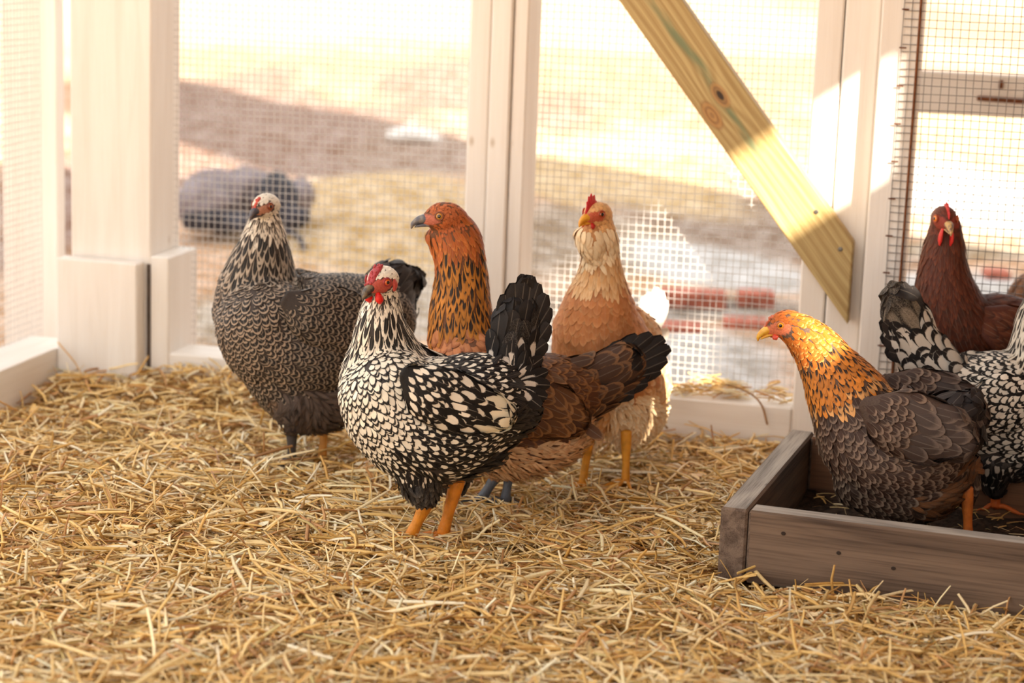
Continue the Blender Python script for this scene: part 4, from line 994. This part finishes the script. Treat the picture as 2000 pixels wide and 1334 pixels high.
# ---- grey pencilled hen at the left
def hen_grey():
    h = Hen('grey_pencilled_hen', 'dark grey finely pencilled hen with a whitish head, leftmost of the flock', gr(600, 897, .02), (-.92, -.40))
    pc, pe = (158, 138, 118), (30, 25, 23)
    st = {'head': S(.011, .0055, 'soft', (226, 216, 200), (196, 184, 168), 1.2, .5, cov=3.5, lift=.001),
          'hackw': S(.022, .0050, 'hackle', (96, 88, 80), (214, 202, 184), .58, .8, cov=3.0, jit=.14, cvar=.15),
          'hack': S(.042, .0098, 'hackle', (22, 19, 19), (170, 156, 140), .76, .86, soft=.05, cov=3.0, jit=.07),
          'breast': S(.028, .0165, 'round', pc, pe, .7, .85, pen=1, cov=3.0),
          'back': S(.028, .0160, 'round', (136, 120, 104), (24, 21, 21), .7, .85, pen=1, cov=3.0),
          'low': S(.030, .0165, 'round', (130, 106, 86), (74, 60, 52), .7, .85, pen=.8, cov=2.8, jit=.2),
          'fluff': S(.030, .007, 'soft', (84, 70, 62), (58, 48, 44), .8, .6, soft=.2, cov=3.2, jit=.5, lift=.008),
          'tail': S(.060, .024, 'big', (38, 33, 33), (52, 46, 44), .8, .8, soft=.1, cov=2.6, lift=.008, jit=.25, mot=.3)}
    mb = MB()
    h.head_frame(515, 404, -.03, (-.46, -.86, -.14), 1.08); h.skull(mb, 'head')
    h.chain(mb, 'body', [(520, 410, 24, 24, 'head', -.012), (518, 440, 36, 34, 'hackw', -.004), (515, 480, 52, 48, 'hack', 0), (510, 520, 68, 60, 'hack', .01), (505, 560, 82, 76, 'breast', .02), (505, 610, 92, 92, 'breast', .03)])
    h.chain(mb, 'body', [(502, 605, 90, 90, 'breast'), (528, 655, 104, 98, 'breast'), (582, 668, 130, 106, 'back'), (640, 655, 128, 106, 'back'), (705, 630, 106, 94, 'back'), (765, 604, 72, 66, 'back')])
    h.chain(mb, 'body', [(530, 690, 78, 80, 'breast'), (575, 742, 84, 80, 'low'), (620, 760, 86, 80, 'fluff'), (690, 730, 80, 74, 'fluff')])
    h.chain(mb, 'body', [(580, 775, 62, 44, 'fluff'), (576, 806, 40, 34, 'fluff'), (573, 832, 20, 18, 'fluff')], lat=.03)
    h.chain(mb, 'body', [(630, 770, 54, 40, 'fluff'), (632, 800, 34, 26, 'fluff'), (632, 818, 16, 14, 'fluff')], lat=-.035)
    W_ = [(560, 585, 34, 14, 'back'), (610, 612, 60, 22, 'back'), (670, 628, 64, 22, 'back'), (730, 632, 48, 18, 'back'), (775, 632, 26, 10, 'back')]
    wm = MB(); h.chain(wm, 'wing', W_, lat=.083); wf = MB(); h.chain(wf, 'wing@far', W_, lat=.083, mirror=True)
    tm = MB(); h.chain(tm, 'tail', [(750, 590, 64, 50, 'tail'), (772, 562, 50, 36, 'tail'), (795, 552, 36, 18, 'tail'), (808, 544, 16, 8, 'tail')])
    finish(h, mb, st, (70, 60, 54), (186, 132, 106), [('wing', wm, (60, 52, 48)), ('wing@far', wf, (60, 52, 48)), ('tail', tm, BLK, h.fan((765, 592), [(790, 515), (812, 528), (826, 530), (818, 556), (806, 580)], .028, 'tail'))], skin=(.011, .0, .011, .0075))
    h.face_parts(lid=(150, 78, 56), beak=(64, 66, 78), beak2=(92, 82, 80), iris=(150, 76, 40), comb='pea', combc=(206, 84, 66), beak_len=.8)
    h.leg((570, 848), (570, 888), (74, 68, 66), 10, label='dark grey leg'); h.leg((634, 815), (630, 870), (206, 142, 66), 9, label='pale orange leg')
# ---- brown hen behind the front hen
def hen_brown():
    h = Hen('golden_brown_hen', 'brown hen with golden neck and blue-grey legs, head in profile behind the front hen', gr(975, 984, .012), (-.97, -.22))
    st = {'head': S(.011, .0055, 'soft', (176, 92, 44), (150, 72, 34), .9, .6, cov=3.5, lift=.001),
          'nk': S(.026, .0070, 'hackle', (166, 84, 32), (182, 104, 44), .8, .8, cov=3.2, lift=.002, cvar=.25),
          'hack': S(.042, .0092, 'hackle', (34, 20, 12), (186, 118, 42), .68, .92, soft=.08, cov=3.0, jit=.09, cvar=.2),
          'breast': S(.028, .0150, 'round', (190, 122, 76), (156, 92, 54), .78, .85, soft=.1, cov=3.0, jit=.15),
          'back': S(.036, .0160, 'round', (84, 50, 28), (128, 84, 46), .88, .8, soft=.06, cov=2.8, jit=.15, lift=.004),
          'wing': S(.050, .020, 'round', (92, 58, 32), (136, 94, 56), .9, .85, soft=.05, cov=2.8, jit=.15, lift=.005),
          'fluff': S(.030, .0052, 'soft', (214, 174, 130), (188, 136, 92), .8, .7, soft=.2, cov=3.4, jit=.5, lift=.009),
          'tcov': S(.060, .022, 'big', (70, 46, 31), (118, 82, 52), .92, .88, soft=.04, cov=2.4, lift=.006, jit=.12),
          'tail': S(.050, .024, 'big', (34, 24, 20), (24, 18, 17), .7, .8, soft=.15, cov=2.4, lift=.006, jit=.10)}
    mb = MB()
    h.head_frame(862, 424, -.01, (-.97, -.20, -.06), 1.22); h.skull(mb, 'head')
    h.chain(mb, 'body', [(874, 426, 34, 28, 'head', .0), (892, 462, 46, 38, 'nk', .004), (899, 505, 50, 44, 'hack', .006), (901, 550, 54, 50, 'hack', .01), (900, 605, 62, 60, 'hack', .01), (903, 665, 70, 70, 'breast', .01)])
    h.chain(mb, 'body', [(851, 455, 22, 20, 'nk', 0), (862, 490, 20, 20, 'nk', 0), (872, 530, 20, 20, 'nk', .004)])
    h.chain(mb, 'body', [(906, 690, 72, 74, 'breast'), (935, 745, 96, 90, 'breast'), (985, 785, 112, 98, 'back'), (1045, 785, 104, 96, 'back'), (1100, 772, 84, 80, 'back'), (1140, 762, 56, 52, 'back')])
    h.chain(mb, 'body', [(955, 850, 74, 72, 'fluff'), (1015, 862, 68, 84, 'fluff'), (1080, 848, 62, 76, 'fluff'), (1130, 826, 40, 50, 'fluff')])
    h.chain(mb, 'body', [(985, 880, 42, 36, 'fluff'), (978, 912, 24, 20, 'fluff'), (972, 925, 15, 14, 'fluff')], lat=.02)
    h.chain(mb, 'body', [(1008, 885, 40, 36, 'fluff'), (1000, 912, 22, 20, 'fluff'), (996, 922, 15, 14, 'fluff')], lat=-.03)
    W_ = [(940, 735, 40, 14, 'back'), (990, 765, 66, 22, 'wing'), (1050, 790, 66, 24, 'wing'), (1100, 812, 46, 18, 'wing'), (1128, 826, 26, 10, 'wing')]
    wm = MB(); h.chain(wm, 'wing', W_, lat=.076); wf = MB(); h.chain(wf, 'wing@far', W_, lat=.076, mirror=True)
    tm = MB(); h.chain(tm, 'tail', [(1100, 775, 74, 44, 'tcov'), (1145, 757, 62, 34, 'tcov'), (1190, 735, 54, 24, 'tcov'), (1228, 712, 46, 16, 'tail')])
    finish(h, mb, st, (110, 70, 44), (190, 110, 88), [('wing', wm, (80, 50, 32)), ('wing@far', wf, (80, 50, 32)), ('tail', tm, (50, 34, 26), h.fan((1135, 765), [(1215, 668), (1245, 655), (1272, 652), (1296, 660), (1307, 678), (1300, 700), (1288, 722), (1262, 745), (1235, 768)], .032, 'tail'))], skin=(.014, -.002, .010, .0065))
    h.face_parts(beak=(84, 84, 94), beak2=(128, 120, 112), iris=(186, 130, 60), lid=(140, 76, 46))
    h.leg((972, 925), (938, 972), (104, 110, 120), 11, label='blue-grey leg'); h.leg((996, 920), (986, 978), (104, 110, 120), 10, label='blue-grey leg')
# ---- buff hen
def hen_buff():
    h = Hen('buff_hen', 'buff hen with a cream beard, upright red comb and white tail, beside the middle stud', gr(1182, 954, .012), (-.45, -.89), 'front')
    st = {'head': S(.012, .006, 'soft', (222, 170, 112), (206, 150, 96), .9, .6, cov=3.5, lift=.001),
          'cream': S(.026, .0085, 'soft', (232, 206, 166), (220, 182, 136), .9, .7, soft=.2, cov=3.4, jit=.25, lift=.004),
          'nk': S(.032, .0075, 'soft', (214, 162, 106), (226, 184, 134), .7, .8, soft=.2, cov=3.2, jit=.1),
          'breast': S(.028, .0155, 'soft', (190, 122, 72), (206, 144, 92), .85, .7, soft=.2, cov=3.2, jit=.12),
          'back': S(.030, .0160, 'soft', (222, 166, 110), (236, 200, 154), .8, .7, soft=.2, cov=3.0, jit=.15),
          'fluff': S(.019, .0052, 'soft', (234, 196, 146), (242, 222, 186), .8, .7, soft=.2, cov=3.6, jit=.45, lift=.009),
          'tail': S(.050, .022, 'big', (246, 240, 230), (236, 224, 206), .9, .7, soft=.15, cov=3.0, jit=.12, lift=.004)}
    mb = MB()
    h.head_frame(1162, 420, -.02, (-.62, -.77, -.06), 1.10); h.skull(mb, 'head')
    h.chain(mb, 'body', [(1168, 424, 26, 26, 'head', -.005), (1170, 460, 36, 36, 'cream', 0), (1173, 500, 37, 37, 'nk', .005), (1173, 540, 47, 48, 'nk', .015), (1170, 580, 66, 66, 'breast', .025), (1167, 640, 88, 90, 'breast', .045)])
    h.chain(mb, 'body', [(1148, 452, 26, 26, 'cream', -.02), (1154, 478, 24, 26, 'cream', -.02), (1160, 505, 14, 16, 'cream', -.015)])
    h.chain(mb, 'body', [(1168, 645, 90, 92, 'breast', .045), (1178, 690, 102, 100, 'breast', .07), (1205, 730, 102, 98, 'back', .13), (1228, 750, 92, 88, 'back', .19), (1250, 755, 66, 56, 'fluff', .24)])
    h.chain(mb, 'body', [(1195, 770, 76, 76, 'fluff', .08), (1228, 800, 66, 62, 'fluff', .13), (1250, 800, 52, 50, 'fluff', .19)])
    h.chain(mb, 'body', [(1152, 800, 56, 52, 'back', .05), (1150, 840, 34, 32, 'fluff', .05), (1149, 868, 17, 16, 'fluff', .05)])
    h.chain(mb, 'body', [(1226, 800, 56, 50, 'fluff', .08), (1224, 840, 34, 32, 'fluff', .08), (1223, 866, 17, 16, 'fluff', .08)])
    wl = MB(); h.chain(wl, 'wing', [(1230, 610, 30, 12, 'back', .06), (1258, 660, 48, 18, 'back', .12), (1278, 700, 44, 18, 'back', .18), (1286, 720, 22, 10, 'fluff', .22)])
    wr = MB(); h.chain(wr, 'wing@far', [(1095, 640, 30, 12, 'back', .04), (1098, 690, 48, 16, 'back', .10), (1120, 725, 44, 16, 'back', .16)])
    tm = MB(); h.chain(tm, 'tail', [(1256, 700, 40, 32, 'tail', .22), (1262, 655, 34, 24, 'tail', .24), (1268, 615, 26, 18, 'tail', .25), (1272, 592, 18, 14, 'tail', .255)])
    finish(h, mb, st, (206, 150, 100), (200, 96, 66), [('wing', wl, (214, 160, 108)), ('wing@far', wr, (214, 160, 108)), ('tail', tm, (236, 226, 206), h.fan((1262, 680), [(1250, 590), (1262, 570), (1274, 560), (1286, 568), (1292, 585), (1292, 640)], .020, 'tail', dy=.24, nrm_=h.H * 1.5, sides=(1,)))], skin=(.011, .0, .0125, .0085))
    h.face_parts(beak=(226, 160, 50), beak2=(206, 132, 36), iris=(150, 66, 30), lid=(196, 84, 52), comb='upright', combc=(206, 44, 52), wattle=.35, wc=(196, 40, 34), beak_len=.9)
    h.leg((1149, 868), (1138, 940), (228, 158, 54), 9.5, dy=.0); h.leg((1223, 866), (1222, 940), (228, 158, 54), 9.5, dy=.03)
# ---- orange headed hen in the box
def hen_orange():
    h = Hen('orange_headed_hen', 'grey-brown hen with a speckled orange neck and yellow beak standing in the wooden box', at(1790, 1035, 3.045), (-.93, .30))
    st = {'head': S(.012, .006, 'soft', (182, 94, 30), (164, 80, 24), .9, .6, cov=3.5, lift=.001),
          'nk': S(.018, .0078, 'round', (186, 100, 28), (216, 158, 84), .88, .5, soft=.06, cov=3.0, jit=.2, cvar=.2),
          'hack': S(.024, .0088, 'round', (34, 20, 14), (200, 122, 44), .62, .92, soft=.12, cov=2.9, jit=.15, cvar=.25),
          'hack2': S(.028, .0098, 'hackle', (52, 36, 28), (206, 150, 90), .62, .85, soft=.1, cov=3.0, jit=.12, cvar=.2),
          'back': S(.026, .0135, 'round', (58, 38, 28), (122, 100, 84), .84, .78, soft=.09, cov=3.1, jit=.14, lift=.0035, cvar=.18),
          'side': S(.026, .0135, 'round', (56, 40, 31), (122, 104, 88), .84, .74, soft=.1, cov=3.0, jit=.2, lift=.004, cvar=.18),
          'wing': S(.048, .023, 'round', (66, 52, 46), (104, 88, 78), .88, .8, soft=.1, cov=2.6, jit=.15, lift=.005),
          'fluff': S(.032, .009, 'soft', (112, 72, 42), (84, 60, 42), .8, .7, soft=.2, cov=3.6, jit=.4, lift=.006),
          'tail': S(.050, .022, 'big', (44, 34, 32), (34, 27, 26), .8, .8, soft=.15, cov=2.6, lift=.008, jit=.25)}
    mb = MB()
    h.head_frame(1527, 634, None, (-.91, -.12, -.30), 1.08)
    h.skull(mb, 'head')
    h.chain(mb, 'body', [(1533, 634, 29, 24, 'head'), (1560, 648, 38, 32, 'nk'), (1590, 676, 48, 42, 'nk'), (1615, 712, 58, 54, 'hack'), (1640, 752, 74, 70, 'hack'), (1660, 785, 84, 84, 'hack2')])
    h.chain(mb, 'body', [(1662, 800, 86, 88, 'back'), (1698, 845, 110, 106, 'back'), (1748, 872, 128, 116, 'back'), (1805, 868, 112, 110, 'back'), (1850, 850, 86, 84, 'wing'), (1880, 838, 56, 52, 'tail')])
    h.chain(mb, 'body', [(1690, 905, 92, 82, 'side'), (1745, 935, 88, 84, 'side'), (1805, 935, 84, 82, 'fluff'), (1855, 910, 58, 58, 'fluff')])
    h.chain(mb, 'body', [(1770, 975, 54, 44, 'side'), (1772, 1000, 34, 28, 'side'), (1774, 1018, 18, 16, 'side')], lat=.02)
    h.chain(mb, 'body', [(1868, 915, 50, 42, 'side'), (1882, 950, 34, 28, 'side'), (1888, 975, 17, 16, 'side')], lat=-.02)
    W_ = [(1690, 790, 36, 14, 'back'), (1735, 815, 62, 20, 'back'), (1790, 835, 70, 24, 'wing'), (1845, 850, 58, 20, 'wing'), (1882, 872, 30, 12, 'wing')]
    wm = MB(); h.chain(wm, 'wing', W_, lat=.088); wf = MB(); h.chain(wf, 'wing@far', W_, lat=.088, mirror=True)
    tm = MB(); h.chain(tm, 'tail', [(1850, 825, 54, 44, 'tail'), (1876, 805, 40, 30, 'tail'), (1894, 788, 24, 14, 'tail'), (1902, 778, 10, 8, 'tail')])
    finish(h, mb, st, (96, 74, 60), (214, 120, 84), [('wing', wm, (80, 62, 52)), ('wing@far', wf, (80, 62, 52)), ('tail', tm, (40, 32, 30), h.fan((1850, 835), [(1902, 765), (1914, 772), (1920, 795), (1916, 822), (1905, 850)], .026, 'tail'))], skin=(.008, -.001, .015, .010))
    h.face_parts(beak=(232, 186, 76), beak2=(222, 160, 48), iris=(232, 150, 40), comb='pea', combc=(206, 110, 76), lid=(214, 130, 80), wattle=.3, wc=(206, 72, 50), lobe=(222, 160, 116))
    h.leg((1774, 1018), (1776, 1052), (196, 108, 44), 10, zfoot=.024); h.leg((1889, 978), (1893, 1040), (196, 108, 44), 10.5, zfoot=.024)
# ---- second silver laced hen, tail to the left
def hen_silver_right():
    h = Hen('silver_laced_hen', 'black and white laced hen at the right edge, tail raised, head out of frame', at(1930, 1040, 3.235), (.97, .10))
    st = {'head': S(.011, .0055, 'soft', (238, 228, 210), (200, 186, 168), 1.2, .5, cov=3.5, lift=.001),
          'hack': S(.044, .0080, 'hackle', (34, 30, 30), (214, 206, 190), .6, .95, soft=.06, cov=3.0, jit=.05),
          'breast': S(.024, .0125, 'spear', (226, 218, 202), BLK, .78, .7, soft=.035, cov=3.4),
          'back': S(.025, .0125, 'spear', (228, 220, 206), BLK, .76, .82, soft=.035, cov=3.0, jit=.18),
          'low': S(.028, .0150, 'round', (180, 170, 156), BLK, .60, 1.0, soft=.05, cov=3.0, jit=.2),
          'fluff': S(.030, .012, 'soft', (34, 30, 30), (50, 46, 44), .7, .8, soft=.2, cov=3.6, jit=.3, lift=.004),
          'tcov': S(.046, .024, 'round', (206, 198, 186), (26, 22, 22), .80, .80, soft=.03, cov=2.6, lift=.005, jit=.18),
          'tgrey': S(.064, .026, 'round', (134, 122, 106), (34, 29, 27), .72, .9, soft=.08, cov=2.6, lift=.006, jit=.15, mot=.5),
          'tail': S(.075, .028, 'big', (28, 24, 24), (40, 35, 34), .8, .8, soft=.1, cov=2.6, lift=.006, jit=.12)}
    mb = MB()
    h.head_frame(2050, 560, -.01, (.9, -.3, -.1), 1.1); h.skull(mb, 'head')
    h.chain(mb, 'body', [(2040, 566, 26, 25, 'head'), (2032, 600, 38, 34, 'hack'), (2030, 640, 50, 46, 'hack'), (2036, 690, 70, 66, 'hack'), (2050, 750, 92, 88, 'breast')])
    h.chain(mb, 'body', [(2060, 770, 92, 90, 'breast'), (2010, 800, 118, 104, 'back'), (1950, 795, 118, 104, 'back'), (1890, 775, 98, 88, 'back'), (1845, 752, 62, 56, 'tcov')])
    h.chain(mb, 'body', [(2020, 850, 92, 84, 'low'), (1960, 860, 84, 82, 'low'), (1900, 840, 68, 66, 'fluff')])
    h.chain(mb, 'body', [(1948, 900, 52, 44, 'low'), (1944, 935, 34, 28, 'fluff'), (1944, 958, 18, 16, 'fluff')], lat=.03)
    h.chain(mb, 'body', [(2010, 900, 52, 44, 'low'), (2014, 935, 34, 28, 'fluff'), (2016, 958, 18, 16, 'fluff')], lat=-.03)
    W_ = [(2030, 750, 36, 14, 'back'), (1985, 778, 60, 20, 'back'), (1930, 795, 56, 20, 'back'), (1885, 800, 34, 12, 'tcov')]
    wm = MB(); h.chain(wm, 'wing', W_, lat=.082); wf = MB(); h.chain(wf, 'wing@far', W_, lat=.082, mirror=True)
    tm = MB(); h.chain(tm, 'tail', [(1855, 740, 50, 40, 'tcov'), (1822, 715, 54, 32, 'tcov'), (1795, 680, 52, 24, 'tcov'), (1772, 635, 46, 18, 'tgrey'), (1758, 598, 34, 12, 'tgrey'), (1750, 578, 18, 8, 'tail')])
    finish(h, mb, st, (70, 64, 60), (196, 92, 78), [('wing', wm, BLK), ('wing@far', wf, BLK), ('tail', tm, BLK, h.fan((1815, 712), [(1780, 560), (1762, 552), (1745, 556), (1732, 570), (1726, 596), (1722, 626), (1724, 656), (1732, 684)], .030, 'tail', sides=(-1, 1)))])
    h.face_parts(comb='rose', combc=(186, 62, 64), wattle=.7)
    h.leg((1944, 958), (1940, 1040), (206, 104, 44), 10.5, zfoot=.024, spread=1.1); h.leg((2016, 958), (2020, 1040), (206, 104, 44), 10.5, zfoot=.024)
# ---- mahogany hen
def hen_red():
    h = Hen('mahogany_hen', 'dark mahogany red hen looking at the camera, red comb and wattles, before the wire door', at(1900, 880, 3.41), (-.6, -.8), 'front')
    st = {'head': S(.011, .0055, 'soft', (104, 46, 28), (84, 36, 24), .9, .6, cov=3.5, lift=.001),
          'nk': S(.030, .0085, 'hackle', (80, 37, 22), (104, 50, 28), .8, .8, soft=.15, cov=3.2, jit=.10, cvar=.2),
          'breast': S(.030, .0150, 'soft', (70, 32, 19), (88, 42, 24), .8, .8, soft=.15, cov=3.0, jit=.12, cvar=.2),
          'back': S(.034, .0160, 'round', (98, 50, 28), (74, 36, 22), .8, .8, soft=.15, cov=3.0, jit=.14, cvar=.2)}
    mb = MB()
    h.head_frame(1846, 430, -.06, (.06, -.98, -.14), 1.12); h.skull(mb, 'head')
    h.chain(mb, 'body', [(1847, 432, 28, 28, 'head', -.045), (1845, 470, 38, 38, 'nk', -.04), (1842, 515, 50, 46, 'nk', -.035), (1845, 565, 66, 58, 'nk', -.03), (1858, 620, 84, 72, 'breast', -.02), (1880, 670, 92, 80, 'breast', 0)])
    h.chain(mb, 'body', [(1885, 668, 88, 66, 'breast', .0), (1930, 660, 90, 64, 'back', .01), (1990, 663, 82, 62, 'back', .01), (2050, 663, 56, 50, 'back', .01)])
    h.chain(mb, 'body', [(1910, 730, 60, 50, 'breast', .01), (1910, 780, 34, 30, 'breast', .01)]); h.chain(mb, 'body', [(1980, 730, 60, 50, 'breast', .02), (1980, 780, 34, 30, 'breast', .02)])
    wm = MB(); h.chain(wm, 'wing', [(1905, 615, 34, 12, 'back', -.055), (1950, 640, 50, 16, 'back', -.05), (2010, 660, 46, 14, 'back', -.035), (2050, 675, 24, 8, 'back', -.02)])
    tm = MB(); h.chain(tm, 'tail', [(2050, 650, 50, 36, 'back', .04), (2090, 610, 44, 20, 'back', .04), (2120, 570, 26, 10, 'back', .04)])
    finish(h, mb, st, (84, 40, 26), (150, 60, 44), [('wing', wm, (90, 44, 28)), ('tail', tm, (60, 32, 24))], voxel=.004)
    h.face_parts(beak=(206, 170, 112), beak2=(120, 96, 84), iris=(226, 130, 40), comb='single', combc=(206, 44, 44), lid=(190, 90, 50), wattle=1.1, ww=.003, wc=(222, 52, 48))
    h.leg((1910, 780), (1912, 850), (206, 150, 60), 9, zfoot=.10); h.leg((1980, 780), (1985, 850), (206, 150, 60), 9, zfoot=.10)
# ---- tan hen beyond the door
def hen_tan():
    h = Hen('tan_hen', 'tan brown hen mostly cut off by the right edge, beyond the mahogany hen', at(2100, 800, 3.72), (.99, .10))
    st = {'nk': S(.030, .0090, 'hackle', (150, 98, 56), (120, 74, 42), .8, .8, cov=3.0, jit=.1), 'back': S(.032, .016, 'round', (150, 100, 60), (116, 76, 46), .8, .8, soft=.15, cov=3.0, jit=.15),
          'head': S(.012, .006, 'soft', (160, 100, 56), (140, 84, 46), .9, .6, cov=3.4, lift=.001), 'tail': S(.06, .022, 'big', (60, 44, 34), (44, 32, 28), .8, .8, cov=2.6, jit=.15)}
    mb = MB(); h.head_frame(2250, 470, 0, (.95, -.2, -.1), 1.1); h.skull(mb, 'head')
    h.chain(mb, 'body', [(2238, 476, 26, 25, 'head'), (2215, 520, 40, 36, 'nk'), (2195, 570, 60, 56, 'nk')])
    h.chain(mb, 'body', [(2190, 610, 80, 76, 'back'), (2130, 630, 92, 84, 'back'), (2060, 610, 84, 76, 'back'), (2005, 580, 58, 52, 'back')])
    h.chain(mb, 'body', [(2120, 690, 50, 40, 'back'), (2120, 730, 24, 22, 'back')]); 
    tm = MB(); h.chain(tm, 'tail', [(2010, 580, 48, 36, 'back'), (1995, 565, 30, 20, 'back')])
    finish(h, mb, st, (130, 86, 52), (190, 90, 70), [('tail', tm, (120, 80, 50))], voxel=.005)
    h.face_parts(comb='pea')
    h.leg((2110, 730), (2108, 830), (206, 150, 60), 8, zfoot=-.03); h.leg((2135, 730), (2138, 830), (206, 150, 60), 8, zfoot=-.03)
for fn in (hen_front, hen_grey, hen_brown, hen_buff, hen_orange, hen_silver_right, hen_red, hen_tan): fn()
